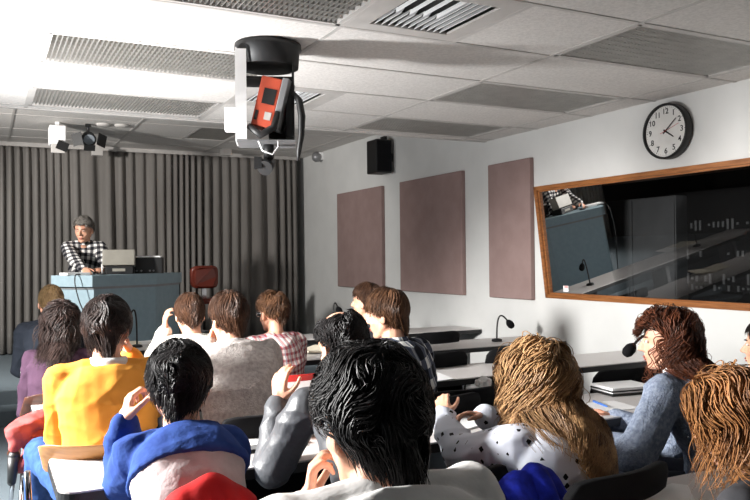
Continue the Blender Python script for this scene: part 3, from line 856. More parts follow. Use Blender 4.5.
        # curl
        if curl:
            P2 = []
            for i, p in enumerate(pts):
                t = (pts[min(i + 1, len(pts) - 1)] - pts[max(i - 1, 0)]).normalized(); nn = nrms[i]; bb = t.cross(nn)
                if bb.length < 1e-5: P2.append(p); continue
                bb.normalize(); nn2 = bb.cross(t); a = ph0 + freq * seg * i; amp = curl * min(1, i / len(pts) * 2.5 + .1)
                P2.append(p + bb * math.sin(a) * amp + nn2 * (math.cos(a) + .6) * amp * .8)
            pts = P2
        ns = 4 if rr > .003 else 3; b0 = len(verts); npt = len(pts)
        for i, p in enumerate(pts):
            t = (pts[min(i + 1, npt - 1)] - pts[max(i - 1, 0)]).normalized(); nn = nrms[i]; bb = t.cross(nn)
            if bb.length < 1e-5: bb = t.cross(V((1, 0, 0)))
            bb.normalize(); nn = bb.cross(t)
            w = rr * (1 - .8 * (i / (npt - 1)) ** 2) * (1 if i else .6)
            for j in range(ns):
                a = 2 * PI * j / ns + .5; verts.append(tuple(p + (bb * math.cos(a) * 1.5 + nn * math.sin(a) * .7) * w)); shade.append(sh)
        for i in range(npt - 1):
            for j in range(ns):
                k = (j + 1) % ns; faces.append((b0 + i * ns + j, b0 + i * ns + k, b0 + (i + 1) * ns + k, b0 + (i + 1) * ns + j))
    me = bpy.data.meshes.new('hair'); me.from_pydata(verts, [], faces); me.polygons.foreach_set('use_smooth', [True] * len(me.polygons))
    at = me.attributes.new('lock', 'FLOAT', 'POINT'); at.data.foreach_set('value', shade)
    me.materials.append(m); o = bpy.data.objects.new('hair', me); C.objects.link(o); o.parent = parent
    return o

def person(head, rz, lean=.12, yaw=0, pitch=0, tilt=0, fem=False, label='', shirt=None, infl=.016, folds=None, collar=None,
           trousers=None, hl=None, hr=None, hst=None, hmat=None, voxel=.007, seat=.45, hands='LR', curl=.5, hdir=(None, None), hn=(None, None),
           face=False, legs=None, shoe=None, side=0, sleeve=1.0, hem=None, hem_mat=None, stand=False, glasses=None, hs=1.0, bodyhair=True, elbow=(None, None), slouch=.06, neckl=1.0, group=None, crs=.011, sws=1.0):
    """head: world point of the eye-level centre of the head. rz: heading (0 = towards the stage)."""
    RZ = Matrix.Rotation(rz, 3, 'Z')
    root = V((head.x, head.y, 0)) - RZ @ V((side, lean, 0)); fl = STAGE if stand else 0
    root.z = fl
    t = empty('person', root, rz, label, 'person', group)
    H = V((side, lean, head.z - fl))
    RM = Matrix.Rotation(yaw, 3, 'Z') @ Matrix.Rotation(tilt, 3, 'Y') @ Matrix.Rotation(-pitch, 3, 'X')
    RN = Matrix.Rotation(-pitch * .5, 3, 'X')
    N = H + RN @ V((0, -.052, -.152 * neckl)); top = H + RM @ V((0, -.03, -.07))
    pel = V((0, 0, (seat + .10) if not stand else .93))
    sw = (.150 if fem else .172) * sws
    ctrl = (pel + N) / 2 + V((0, -slouch, .02))
    def spine(u): return pel * (1 - u) ** 2 + ctrl * 2 * u * (1 - u) + N * u * u
    def torso(mb, inf, u1=.97, u0=0.0):
        prof = [(0, .168, .118), (.2, .158, .108), (.4, .152, .105), (.6, .165, .112), (.78, .176, .114), (.9, .160, .096), (1, .095, .066)]
        if fem: prof = [(0, .172, .115), (.2, .148, .1), (.4, .13, .092), (.6, .145, .105), (.78, .15, .108), (.9, .13, .082), (1, .07, .055)]
        rs = []
        for i in range(15):
            u = u0 + (u1 - u0) * i / 14; p = spine(u); q = spine(min(u + .03, 1.03)); tn = (q - p).normalized()
            a = np.interp(u, [k[0] for k in prof], [k[1] for k in prof]) * (.4 + .6 * sws) + inf; b = np.interp(u, [k[0] for k in prof], [k[2] for k in prof]) + inf
            sx = V((1, 0, 0)); sy = tn.cross(sx)
            rs.append([p + sx * a * math.cos(2 * PI * j / 24) + sy * -1 * b * math.sin(2 * PI * j / 24) for j in range(24)])
        mb.rings(rs)
    nt_ = (spine(1) - spine(.9)).normalized()
    Sh = {-1: N + V((-sw, .012, -.048)), 1: N + V((sw, .012, -.048))}
    Ar = {}
    for s, tgt, el in ((-1, hl, elbow[0]), (1, hr, elbow[1])):
        if tgt is None: tgt = pel + V((s * .10, .26, .10))
        else:
            tgt = V(tgt)
        pole = V(el) if el else V((s * .22, -.15, -1))
        e, w = ik(Sh[s], tgt, .285, .255, pole); Ar[s] = (e, w)
    voxb = voxel
    mb = MB(); torso(mb, 0); 
    mb.cap(N + V((0, .0, -.02)), top, .058 if not fem else .05, .054 if not fem else .046)
    for s in (-1, 1):
        mb.cap(N + V((s * .03, 0, .0)), Sh[s] + V((-s * .02, 0, .005)), .042, .045)
        e, w = Ar[s]; mb.cap(Sh[s], e, .052, .040); mb.cap(e, w, .040, .026)
    # head (local frame forward +Y)
    k = hs
    def hp(x, y, z): return H + RM @ V((x * k, y * k, z * k))
    mb.ell(hp(0, -.012, .026), (.076 * k, .097 * k, .094 * k), RM, 24, 16)
    mb.ell(hp(0, .022, -.035), (.060 * k, .066 * k, .078 * k), RM, 20, 14)
    mb.ell(hp(0, .040, -.085), (.040 * k, .040 * k, .034 * k), RM)
    mb.ell(hp(0, .066, -.100), (.020 * k, .018 * k, .016 * k), RM)
    for s in (-1, 1):
        mb.cap(hp(s * .05, -.005, -.055), hp(s * .025, .045, -.098), .022 * k, .016 * k)
        mb.ell(hp(s * .036, .052, -.035), (.022 * k, .022 * k, .022 * k), RM)
        mb.cap(hp(s * .012, .080, .022), hp(s * .042, .066, .024), .010 * k, .008 * k)
        er = RM @ Matrix.Rotation(s * .35, 3, 'Z') @ Matrix.Rotation(-.2, 3, 'X')
        mb.ell(hp(s * .080, -.012, -.016), (.008 * k, .018 * k, .031 * k), er); mb.ell(hp(s * .076, .002, -.030), (.008 * k, .010 * k, .012 * k), er)
    mb.cap(hp(0, .082, .012), hp(0, .108, -.028), .008 * k, .0115 * k)
    for s in (-1, 1): mb.ell(hp(s * .011, .094, -.032), (.009 * k, .010 * k, .008 * k), RM)
    mb.ell(hp(0, .082, -.060), (.024 * k, .012 * k, .008 * k), RM); mb.ell(hp(0, .078, -.072), (.020 * k, .012 * k, .008 * k), RM)
    # hands
    for s, hd, nn in ((-1, hdir[0], hn[0]), (1, hdir[1], hn[1])):
        e, w = Ar[s]; d = V(hd) if hd else (w - e)
        n_ = V(nn) if nn else V((-s * .5, 0, -1))
        if abs(d.normalized().dot(n_.normalized())) > .95: n_ = V((-s, 0, .1))
        dn = d.normalized(); sgn = 1 if dn.cross(n_).dot(V((-s, 0, 0)) + V((0, 0, .3))) > 0 else -1
        hand(mb, w, d, n_, sgn, curl, s=.95 if not fem else .88)
    # legs
    Lg = {}
    for s in (-1, 1):
        hip = pel + V((s * .09, 0, -.015)); 
        if stand: kn, an = hip + V((s * .02, .03, -.42)), hip + V((s * .03, -.01, -.83))
        else:
            kn = V((s * .14, .42, seat + .075)); an = V((s * .14, .44, .09))
            if legs and legs.get(s): kn, an = V(legs[s][0]), V(legs[s][1])
        Lg[s] = (hip, kn, an)
        mb.cap(hip, kn, .072, .052); mb.cap(kn, an, .050, .036); mb.cap(an, an + V((0, .12, -.05)), .034, .026)
    bake_remesh(mb, 'body', M['skin'], t, voxb, 4, sfac=.45)
    # shirt
    mb = MB(); torso(mb, infl, .985, -.06 if hem is None else hem)
    for s in (-1, 1):
        mb.cap(N + V((s * .035, -.004, -.014)), Sh[s] + V((-s * .02, 0, .005)), .040 + infl * .8, .047 + infl)
        e, w = Ar[s]
        mb.cap(Sh[s], e, .052 + infl, .044 + infl)
        if sleeve > .5:
            ww = e.lerp(w, sleeve * .96); mb.cap(e, ww, .044 + infl, .031 + infl * .8)
    so = bake_remesh(mb, 'shirt', shirt, t, max(voxel, .007), 7, folds or [(.12, .012, 'CLOUDS')])
    crease(so.data, crs)
    if collar:
        cm, chh, crr = collar
        def ring(r, z, back=0): return [N + RN @ V((r * math.cos(a), -.002 + back + r * 1.05 * math.sin(a), z)) for a in [2 * PI * j / 28 for j in range(28)]]
        mbc = MB(); mbc.rings([ring(crr + .012, -.012), ring(crr + .010, chh * .6), ring(crr + .002, chh), ring(crr - .008, chh - .002), ring(crr - .008, -.02)], False)
        mbc.build('collar', cm, so)
    if hem_mat:   # under-layer showing below the shirt
        mb = MB(); torso(mb, infl * .55, .9, -.16); bake_remesh(mb, 'shirt_tail', hem_mat, t, .01, 4, [(.06, .015, 'CLOUDS')])
    # trousers
    mb = MB()
    mb.ell(pel + V((0, -.01, -.01)), (.178, .125, .12))
    for s in (-1, 1):
        hip, kn, an = Lg[s]
        mb.cap(hip, kn, .088, .066); mb.cap(kn, an + V((0, 0, .02)), .062, .052)
    bake_remesh(mb, 'trousers', trousers or M['tr_dark'], t, .011, 4, [(.06, .014, 'CLOUDS')])
    for s in (-1, 1):
        an = Lg[s][2]; mb = MB(); f = -1 if False else 1
        mb.cap(an + V((0, -.03, -.045)), an + V((0, .15, -.055)), .040, .032); mb.cap(an + V((0, 0, -.01)), an + V((0, .06, -.045)), .042, .035)
        bake_remesh(mb, 'shoe', shoe or M['black'], t, .009, 3)
    # face parts
    if face:
        for s in (-1, 1):
            eo = MB().ell(hp(s * .031, .0755, .004), (.0115, .0085, .006), RM).build('eye', M['eye'], t)
            MB().ell(hp(s * .031, .0820, .004), (.0052, .003, .0052), RM).build('iris', M['iris'], eo)
            MB().cap(hp(s * .016, .092, .023), hp(s * .046, .078, .025), .0035, .003, 6).build('eyebrow', hmat, t)
        MB().ell(hp(0, .092, -.061), (.020, .006, .0045), RM).ell(hp(0, .088, -.071), (.018, .006, .005), RM).build('lips', M['lip'], t)
    if glasses:
        mbg = MB()
        for s in (-1, 1):
            mbg.tube([hp(s * .033 + .023 * math.cos(a), .095, .002 + .018 * math.sin(a)) for a in [2 * PI * j / 16 for j in range(17)]], .0022, 6)
            mbg.tube([hp(s * .056, .093, .006), hp(s * .082, .05, .004), hp(s * .084, -.01, .0)], .003, 6)
        mbg.tube([hp(-.010, .097, .004), hp(.010, .097, .004)], .002, 6)
        go = mbg.build('glasses', M['chrome'], t)
    if hst:
        st = dict(hst); st['hk'] = hs
        if st.get('long'):
            st['body'] = [(N + V((0, 0, .02)), .075), (Sh[-1], .085 + infl), (Sh[1], .085 + infl), (spine(.85), .118 + infl), (spine(.7), .128 + infl), (spine(.92), .10 + infl), (spine(.55), .125 + infl), (spine(.4), .12 + infl), (spine(.85) + V((-.08, 0, 0)), .095 + infl), (spine(.85) + V((.08, 0, 0)), .095 + infl), (top, .07), (N + V((-.08, 0, -.03)), .075), (N + V((.08, 0, -.03)), .075)]
        hair(t, H, RM, st, hmat, seed=int(abs(head.x * 1000)) % 9999)
    return t, H, Ar
M['tr_dark'] = mat('dark_trousers', rgb(30, 31, 38), .9, bump=.2, bscale=200, spec=.15)
M['denim'] = mat('blue_denim', rgb(58, 88, 142), .9, rgb(40, 66, 116), 25, .3, 300, spec=.15)
M['orange'] = mat('orange_knit', rgb(234, 160, 70), .9, rgb(226, 150, 60), 10, .3, 400, spec=.15)
M['purple'] = mat('plum_knit', rgb(66, 46, 62), .9, rgb(54, 36, 50), 12, .3, 300, spec=.15)
M['navysuit'] = mat('dark_suit', rgb(34, 38, 46), .9, bump=.1, bscale=300, spec=.15)
M['cream_shirt'] = mat('white_cotton', rgb(240, 236, 226), .85, rgb(234, 230, 220), 8, .1, 60, spec=.2)
M['greyknit'] = mat('pale_grey_wool', rgb(205, 198, 194), .95, rgb(176, 168, 164), 60, .6, 150, spec=.1)
M['bluesweat'] = mat('blue_sweatshirt', rgb(50, 78, 144), .9, rgb(38, 62, 126), 14, .25, 60, spec=.15)
M['palepink'] = mat('pale_shirt_tail', rgb(206, 194, 194), .9, rgb(190, 176, 176), 20, .2, 80)
M['greyjacket'] = mat('grey_jacket', rgb(88, 90, 94), .42, rgb(70, 72, 76), 8, .2, 60, spec=.5)
M['whitecot'] = mat('white_shirt_cotton', rgb(232, 230, 228), .85, rgb(222, 220, 218), 8, .15, 60, spec=.2)
M['blueknit'] = mat('pale_blue_wool', rgb(150, 160, 178), .95, rgb(116, 126, 146), 70, .7, 140, spec=.1)
M['greygreen'] = mat('dark_jumper', rgb(52, 52, 56), .9)
M['redplaid'] = plaid('red_check', rgb(214, 206, 200), rgb(176, 134, 134), rgb(140, 62, 70), .034, .42, rgb(120, 124, 140))
M['blueplaid'] = plaid('blue_check', rgb(228, 228, 224), rgb(74, 80, 96), rgb(18, 22, 32), .086, .52, rgb(140, 144, 150))
M['bwplaid'] = plaid('black_white_check', rgb(226, 224, 220), rgb(104, 102, 104), rgb(26, 26, 32), .062, .52)
M['dots'] = dotted('dotted_blouse', rgb(212, 216, 228), rgb(20, 20, 24), 24)
HC = dict(
    blond=hairmat('fair_hair', rgb(92, 70, 46), rgb(168, 138, 98)),
    brown=hairmat('brown_hair', rgb(40, 26, 20), rgb(98, 68, 50)),
    lbrown=hairmat('mid_brown_hair', rgb(46, 30, 21), rgb(112, 78, 54)),
    dark=hairmat('dark_hair', rgb(20, 15, 14), rgb(58, 44, 40)),
    black=hairmat('black_hair', rgb(10, 9, 9), rgb(34, 30, 31)),
    curly=hairmat('curly_fair_hair', rgb(74, 44, 26), rgb(198, 156, 110)),
    auburn=hairmat('auburn_hair', rgb(40, 21, 15), rgb(118, 66, 42)),
    copper=hairmat('copper_hair', rgb(64, 34, 20), rgb(184, 128, 78)),
    grey=hairmat('grey_hair', rgb(80, 76, 72), rgb(168, 162, 154)))
def Lc(head, rz, lean, p, side=0, fl=0):
    RZ = Matrix.Rotation(rz, 3, 'Z'); root = V((head.x, head.y, 0)) - RZ @ V((side, lean, 0)); root.z = fl
    return RZ.inverted() @ (V(p) - root)
SHORT = dict(len=.075, n=3200, r=.0015, vol=.012, mess=.25)
def P(px, py, Y, deg, lean, chair='black', chlabel=None, **k):
    turn = 0
    if isinstance(chair, tuple): chair, turn = chair
    h = at_y(px, py, Y); rz = R(deg)
    for key in ('hl', 'hr'):
        if isinstance(k.get(key), tuple) and k[key][0] == 'w': k[key] = Lc(h, rz, lean, k[key][1], k.get('side', 0), 0)
        elif isinstance(k.get(key), tuple): # offsets from the head centre
            a, b, c = k[key]; k[key] = V((a, lean + b, h.z + c))
    r = person(h, rz, lean, **k)
    if chair:
        RZ = Matrix.Rotation(rz, 3, 'Z'); q = V((h.x, h.y, 0)) - RZ @ V((k.get('side', 0), lean, 0))
        make_chair(chair, chlabel, q.x, q.y, rz + R(turn))
    return r

# speaker on the stage
h = at_y(83.5, 230, 8.95); rz = R(170)
person(h, rz, .30, yaw=R(-18), pitch=R(12), label='grey haired person in a black and white checked shirt leaning on the lectern', stand=True,
       shirt=M['bwplaid'], collar=(M['bwplaid'], .03, .062), trousers=M['tr_dark'], hl=Lc(h, rz, .30, V((1.12, 8.66, LZ + .045)), 0, STAGE), hr=Lc(h, rz, .30, V((.93, 8.52, LZ + .045)), 0, STAGE),
       elbow=((-.3, -.1, -1), (.3, -.1, -1)), hst=dict(len=.07, n=2600, r=.0018, vol=.022, mess=.5, comb=(-.5, .2, 0), crown=(.3, -.3, .9), line=[.44, .42, .3, .0, -.2, -.6, -.7]), hmat=HC['grey'], face=True, infl=.022, hs=1.13)

# front row (row at the desk nearest the lectern)
P(51, 302.5, 5.9, 2, .2, 'dark', 'dark wooden chair of the fair haired person in the dark suit', label='fair haired person in a dark suit, seated nearest the stage on the left', shirt=M['navysuit'], infl=.022,
  collar=(M['whitecot'], .03, .06), hst=dict(SHORT, len=.06, vol=.008), hmat=HC['blond'], hl=(-.12, .3, -.42), hr=(.12, .3, -.42))
# second row
P(60, 324, 4.65, -20, .2, ('dark', 24), 'dark brown wooden chair of the plum sweater woman beside the aisle', label='dark wavy haired person in a plum sweater, behind the fair haired person in the suit', shirt=M['purple'], fem=True, tilt=R(10), infl=.012, side=-.03, yaw=R(12), sws=.9,
  hst=dict(len=.19, n=3000, r=.0022, vol=.022, mess=.5, long=True, curl=.009, freq=55, steps=16), hmat=HC['dark'], hl=(-.12, .22, -.42), hr=(.12, .25, -.42), trousers=M['tr_dark'])
P(189.5, 314.5, 4.6, 0, .22, 'ply', 'wooden chair of the short haired person in the white shirt', label='short dark haired person in a white shirt with one hand raised beside the face', shirt=M['cream_shirt'], infl=.024,
  collar=(M['cream_shirt'], .035, .064), hst=dict(SHORT, len=.075, vol=.013), hmat=HC['brown'], hl=(-.125, .10, -.10), hdir=((.02, -.05, 1), None), hn=((1, 0, 0), None), elbow=((-.3, .5, -1), None), pitch=R(12))
P(272, 313, 4.67, 4, .16, 'red', 'red shell chair of the red checked shirt sitter', label='short brown haired person with glasses in a red and white checked shirt', shirt=M['redplaid'], infl=.018, pitch=R(6), yaw=R(12),
  collar=(M['redplaid'], .02, .058), hst=dict(len=.08, n=3000, r=.0018, vol=.026, mess=.55, curl=.004, freq=90, line=[.5, .47, .34, .15, -.02, -.3, -.5]), hmat=HC['lbrown'], glasses=True, fem=True, hl=(-.1, .28, -.4), hr=(.12, .3, -.4))
P(366, 301.5, 4.65, 12, .18, 'black', 'black chair of the dark haired person seen behind the blue checked shirt', label='dark haired person almost hidden behind the head of the blue checked shirt sitter', shirt=M['greygreen'], hst=dict(SHORT, len=.08, vol=.014), hmat=HC['brown'], yaw=R(25))
# third row
P(107, 329, 3.3, -4, .10, ('ply', -26), 'wooden backed chair of the orange sweater sitter, beside the aisle', label='dark haired person in a bright orange sweater with a white collar', shirt=M['orange'], infl=.024, voxel=.006, yaw=R(-12), pitch=R(8),
  collar=(M['whitecot'], .04, .068), hst=dict(len=.115, n=5500, r=.0016, vol=.024, mess=.6, line=[.5, .47, .3, -.05, -.4, -.78, -.9]), hmat=HC['dark'], trousers=M['denim'],
  hr=(.10, .13, -.13), hdir=(None, (-.2, .1, 1)), hn=(None, (-1, 0, 0)), elbow=(None, (.3, .5, -1)), hl=(-.1, .34, -.42), hem_mat=M['cream_shirt'], hem=.02,
  legs={-1: ((-.26, .36, .66), (-.27, .50, .20)), 1: ((.14, .42, .525), (.14, .44, .09))})
P(228, 318, 3.58, 0, .35, 'black', 'black chair of the pale grey wool sweater sitter', label='brown haired bearded person in a pale grey wool sweater', shirt=M['greyknit'], infl=.034, yaw=R(16), pitch=R(8), slouch=.10,
  collar=(M['greyknit'], .05, .066), hst=dict(len=.085, n=5000, r=.0015, vol=.014, mess=.22, line=[.5, .47, .3, .02, -.2, -.7, -.84]), hmat=HC['brown'], hl=(-.06, .12, -.14), hdir=((.35, .1, .8), None), hn=((.6, -.5, 0), None), elbow=((-.25, .4, -1), None), hr=(.14, .22, -.42))
P(386, 314, 3.34, 10, .14, 'black', 'black chair of the young person in the blue checked shirt', label='young brown haired person in a blue and white checked shirt looking left', shirt=M['blueplaid'], infl=.022, yaw=R(30), pitch=R(8), voxel=.006,
  collar=(M['blueplaid'], .04, .060), face=True, hst=dict(len=.12, n=5000, r=.0015, vol=.016, mess=.16, line=[.5, .47, .32, .10, -.1, -.6, -.85], comb=(0, .15, -.1)), hmat=HC['lbrown'], hl=(-.12, .3, -.42), hr=(.12, .3, -.42))
# fourth row
P(179, 386, 2.38, -2, .36, 'red', 'red chair of the blue sweatshirt sitter, a red jacket over its back', label='black haired person in a blue sweatshirt, chin propped on the left hand', shirt=M['bluesweat'], infl=.022, sws=.78, side=.03, voxel=.006, yaw=R(-6), pitch=R(14), slouch=.12,
  hst=dict(len=.075, n=7500, r=.0016, vol=.022, mess=.8, curl=.003, freq=90, line=[.5, .47, .3, .0, -.25, -.65, -.8]), hmat=HC['black'], hl=(-.125, .06, -.11), hdir=((.25, .1, 1), None), hn=((.9, .1, 0), None), curl=.95, hr=(.04, .26, -.34), hem=.76, hem_mat=M['palepink'], elbow=((.05, .5, -1), (.1, .3, -1)), trousers=M['denim'])
hb = at_y(341, 346, 2.5)
P(341, 346, 2.5, 6, .34, 'black', 'black chair of the balding person in the grey jacket', label='balding dark haired person in a grey jacket, left forearm raised', shirt=M['greyjacket'], infl=.020, voxel=.006, yaw=R(6), pitch=R(18),
  hst=dict(len=.045, n=5500, r=.0018, vol=.014, mess=.6, curl=.003, freq=130, bald=.82, line=[.9, .62, .3, .05, -.15, -.68, -.8]), hmat=HC['black'],
  hl=('w', at_y(279, 402, 2.68)), hdir=((.0, -.1, 1), None), hn=((1, .4, 0), None), elbow=((-.35, .1, -1), None), hr=(.12, .25, -.38))
hh = at_y(524, 376, 2.25)
P(536, 381, 2.10, 8, .14, 'black', 'black chair of the curly haired woman, a blue jacket hung on its back', label='woman with long curly fair hair in a white blouse with black dots', shirt=M['dots'], infl=.024, fem=True, voxel=.0055, pitch=R(16), slouch=.10, side=.10, tilt=R(3),
  hst=dict(len=.29, n=6000, r=.0020, vol=.040, mess=.35, long=True, curl=.020, freq=58, steps=30, flare=.0, drop=.0), hmat=HC['curly'],
  hl=('w', at_y(444, 418, 2.52)), hr=('w', at_y(484, 416, 2.42)), hdir=((.3, .55, .65), (-.9, .35, .15)), hn=((.6, .3, -.7), (-.2, -.3, -1)), elbow=((-.7, -.1, -.8), (.7, -.2, -.6)), curl=.55)
P(666, 341, 2.3, 22, .22, 'ply', 'wooden chair of the auburn curled woman', label='woman with auburn curls in a pale blue wool sweater beside the window wall', shirt=M['blueknit'], infl=.030, fem=True, yaw=R(22), pitch=R(4),
  hst=dict(len=.25, n=5500, r=.0018, vol=.032, mess=.5, long=True, curl=.011, freq=100, steps=20, flare=.02, frontcut=.35, comb=(0, -.5, 0)), hmat=HC['auburn'], face=True, collar=(M['whitecot'], .05, .056),
  hl=('w', at_y(603, 446, 2.42)), hr=(.12, .28, -.38), elbow=((-.8, -.3, -.5), None))
P(768, 346, 2.25, 14, .2, 'black', 'black chair at the right edge of the photo', label='moustached person cut off by the right edge of the photo', shirt=M['greygreen'], yaw=R(8), hst=dict(SHORT, line=[.6, .5, .3, .0, -.2, -.6, -.7]), hmat=HC['dark'], face=True)
# nearest row
P(368, 421, 1.24, -2, .28, 'black', 'black chair of the big black haired person in the white shirt', label='black haired person in a white shirt nearest the camera, hand at the chin', shirt=M['whitecot'], infl=.032, voxel=.0055, pitch=R(8), yaw=R(10), neckl=.86,
  collar=(M['whitecot'], .03, .066), hst=dict(len=.11, n=9000, r=.0015, vol=.026, mess=.65, curl=.003, freq=70, line=[.5, .47, .3, .02, -.15, -.8, -.93]), hmat=HC['black'], hl=(-.080, .10, -.185), hdir=((.2, .25, .9), None), curl=.8, hn=((.9, -.3, 0), None), elbow=((-.6, .1, -.8), None), hr=(.14, .22, -.42))
P(738, 420, 1.38, 20, .30, 'black', 'black chair of the copper haired woman in the bottom right corner', label='woman with long wavy copper hair in the bottom right corner of the photo', shirt=M['greygreen'], infl=.018, fem=True, voxel=.006, pitch=R(10), yaw=R(24), glasses=True,
  hst=dict(len=.46, n=7500, r=.0017, vol=.030, mess=.4, long=True, curl=.018, freq=30, steps=28, flare=.012, frontcut=.52, comb=(0, -.6, 0)), hmat=HC['copper'])

# ---------------------------------------------------------------- empty chairs
for px, py, Y, deg, st, lab in (
    (437, 328, 5.72, 4, 'black', 'empty black chair at the front desk, right of the blue checked shirt'),
    (440, 346, 4.55, 0, 'black', 'empty black chair at the second desk, directly right of the blue checked shirt'),
    (520, 342, 4.5, -4, 'black', 'empty black chair below the gooseneck microphone, behind the curly hair'),
    (466, 374, 3.32, 0, 'black', 'empty wide black chair in front of the curly haired woman\'s hands'),
    (632, 357, 3.42, -3, 'black', 'empty black chair left of the auburn curls, under the microphone')):
    p = at_y(px, py, Y - .30)
    make_chair(st, lab, p.x, Y, R(deg))

# ---------------------------------------------------------------- cloth on chairs
def cloth(name, label, cat, m, center, w, drop_f, drop_b, rz, seed, thick=.016):
    """a garment hung over a chair back: goes up the front, over the top, down the back with folds"""
    rnd = random.Random(seed); n, k = 34, 22; mb = MB(); rows = []
    a = [rnd.uniform(0, 6.28) for _ in range(6)]
    for j in range(k + 1):
        v = -1 + 2 * j / k
        row = []
        for i in range(n + 1):
            u = -1 + 2 * i / n
            x = u * w * (1 + .12 * abs(v))
            top = .035 * math.cos(u * 1.4)
            if v < 0: y = .045 + .01 * abs(v); z = -drop_f * (abs(v) ** 1.0)
            else: y = -.045 - .05 * v; z = -drop_b * v
            bl = max(0, 1 - abs(v) * 5)
            y = y * (1 - bl); z = z * 1.0 + top * (.4 + .6 * bl)
            fold = .02 * math.sin(u * 7 + a[0] + v * 1.5) + .012 * math.sin(u * 13 + a[1] - v * 2) + .008 * math.sin(v * 6 + a[2] + u * 3)
            y += fold * (.4 + abs(v)) * (1 if v > 0 else -.3) - (.02 if v > 0 else 0); z += .008 * math.sin(u * 4 + a[3]) + .004 * math.sin(u * 9 + a[4]) - .03 * u * u
            row.append((x, y, z))
        rows.append(row)
    vs = [p for r in rows for p in r]; W_ = n + 1
    mb.add(vs, [(j * W_ + i, j * W_ + i + 1, (j + 1) * W_ + i + 1, (j + 1) * W_ + i) for j in range(k) for i in range(n)], True)
    o = mb.build(name, m, None, center); o.rotation_euler = (0, 0, rz)
    s = o.modifiers.new('t', 'SOLIDIFY'); s.thickness = thick; s2 = o.modifiers.new('s', 'SUBSURF'); s2.levels = 1; s2.render_levels = 1
    return tag(o, label, cat)
def behind(px, py, Y, deg, lean, back=.315):
    h = at_y(px, py, Y); RZ = Matrix.Rotation(R(deg), 3, 'Z'); return V((h.x, h.y, 0)) - RZ @ V((0, lean + back, 0))
q = at_y(206, 491, 1.84)
cloth('jacket', 'bright red jacket hung over the chair back behind the blue sweatshirt', 'jacket', M['red'], q, .115, .25, .42, R(-2), 4)
q = at_y(529, 476, 1.80)
cloth('jacket', 'bright blue jacket hung over the chair back behind the dotted blouse', 'jacket', M['bluecloth'], q, .10, .2, .45, R(4), 9)
# faded red coat hanging beside the aisle, next to the jeans
p = at_y(30, 414, 3.86)
mb = MB(); 
pts = [at_y(47, 413, 3.75), at_y(38, 417, 3.74), at_y(29, 423, 3.72), at_y(20, 434, 3.70), at_y(14, 447, 3.68)]
c0 = pts[0]
coat = empty('red_coat', (pts[2].x, pts[2].y, 0), 0, 'faded red coat bundled at the aisle end of the third desk, beside the jeans', 'coat')
base = V((pts[2].x, pts[2].y, 0))
for i in range(4): mb.cap(pts[i] - base, pts[i + 1] - base, .036 + .008 * i, .044 - .004 * i, 12)
for i in range(4): mb.cap(pts[i] - base + V((.05, .03, -.09)), pts[i + 1] - base + V((.06, .03, -.09)), .05, .045, 12)
mb.cap(pts[1] - base + V((.08, .02, -.1)), pts[3] - base + V((.12, .04, -.16)), .05, .045)
co_ = bake_remesh(mb, 'cloth', M['salmon'], coat, .008, 5, [(.05, .015, 'CLOUDS')]); crease(co_.data, .022)
mb = MB(); mb.cap(pts[4] - base + V((0, 0, -.04)), pts[4] - base + V((-.01, 0, -.15)), .026, .018); mb.build('belt_end', M['black'], coat)

# ---------------------------------------------------------------- things on the desks
def sheet(name, label, cat, x, y, rz, w, d, m, z=DESKZ + .001, h=.003, group=None):
    o = MB().box((-w / 2, -d / 2, 0), (w / 2, d / 2, h)).build(name, m, None, V((x, y, z))); o.rotation_euler = (0, 0, R(rz)); return tag(o, label, cat, group)
def quad_on_desk(name, label, cat, pix, m, z, h=.003):
    c = [at_z(px, py, z) for px, py in pix]; o0 = sum(c, V()) / len(c); n = len(c); vs = [q - o0 for q in c] + [q - o0 + V((0, 0, h)) for q in c]
    mb = MB().add(vs, [tuple(range(n)), tuple(reversed(range(n, 2 * n)))] + [(i, (i + 1) % n, n + (i + 1) % n, n + i) for i in range(n)])
    o = mb.build(name, m, None, o0)
    bm = bmesh.new(); bm.from_mesh(o.data); bmesh.ops.recalc_face_normals(bm, faces=bm.faces); bm.to_mesh(o.data); bm.free()
    return tag(o, label, cat) if label else o
p = at_z(256, 444, DESKZ)
t = empty('document_folder', (p.x, p.y, DESKZ + .001), R(4), 'dark folder with a white page open between the blue sweatshirt and the grey jacket', 'folder')
MB().box((-.155, -.13, 0), (.155, .13, .006), bev=.002).build('cover', M['black'], t)
MB().box((-.115, -.10, .007), (.17, .135, .010)).build('page', M['white'], t)
MB().box((-.14, -.125, .011), (-.02, -.065, .014)).build('card', M['greymetal'], t)
quad_on_desk('paper_sheet', 'white sheet on the third desk right of the blue checked shirt', 'paper', [(420, 371), (428, 369), (454, 379), (420, 384)], M['white'], DESKZ + .001)
p = at_z(452, 424, DESKZ)
sheet('paper_sheet', 'white pages under the hands of the woman in the dotted blouse', 'paper', p.x, p.y + .0, 20, .30, .24, M['white'], DESKZ + .001, .006)
p = at_z(432, 412, DESKZ)
t = empty('clipboard', (p.x - .02, p.y + .06, DESKZ + .012), R(25), 'dark clipboard left of the hands of the woman in the dotted blouse', 'clipboard')
MB().box((-.13, -.10, 0), (.13, .10, .005), bev=.002).build('board', M['black'], t)
MB().box((-.12, -.08, .006), (.09, .09, .009)).build('page', M['cream'], t)
p = at_z(489, 404, DESKZ)
t = empty('tissue_box', (p.x, p.y + .05, DESKZ + .001), R(10), 'white tissue box with a crumpled tissue beside the curly hair', 'tissue box')
MB().box((-.06, -.06, 0), (.06, .06, .075), bev=.005).build('box', M['white'], t)
mb = MB(); rr = random.Random(2)
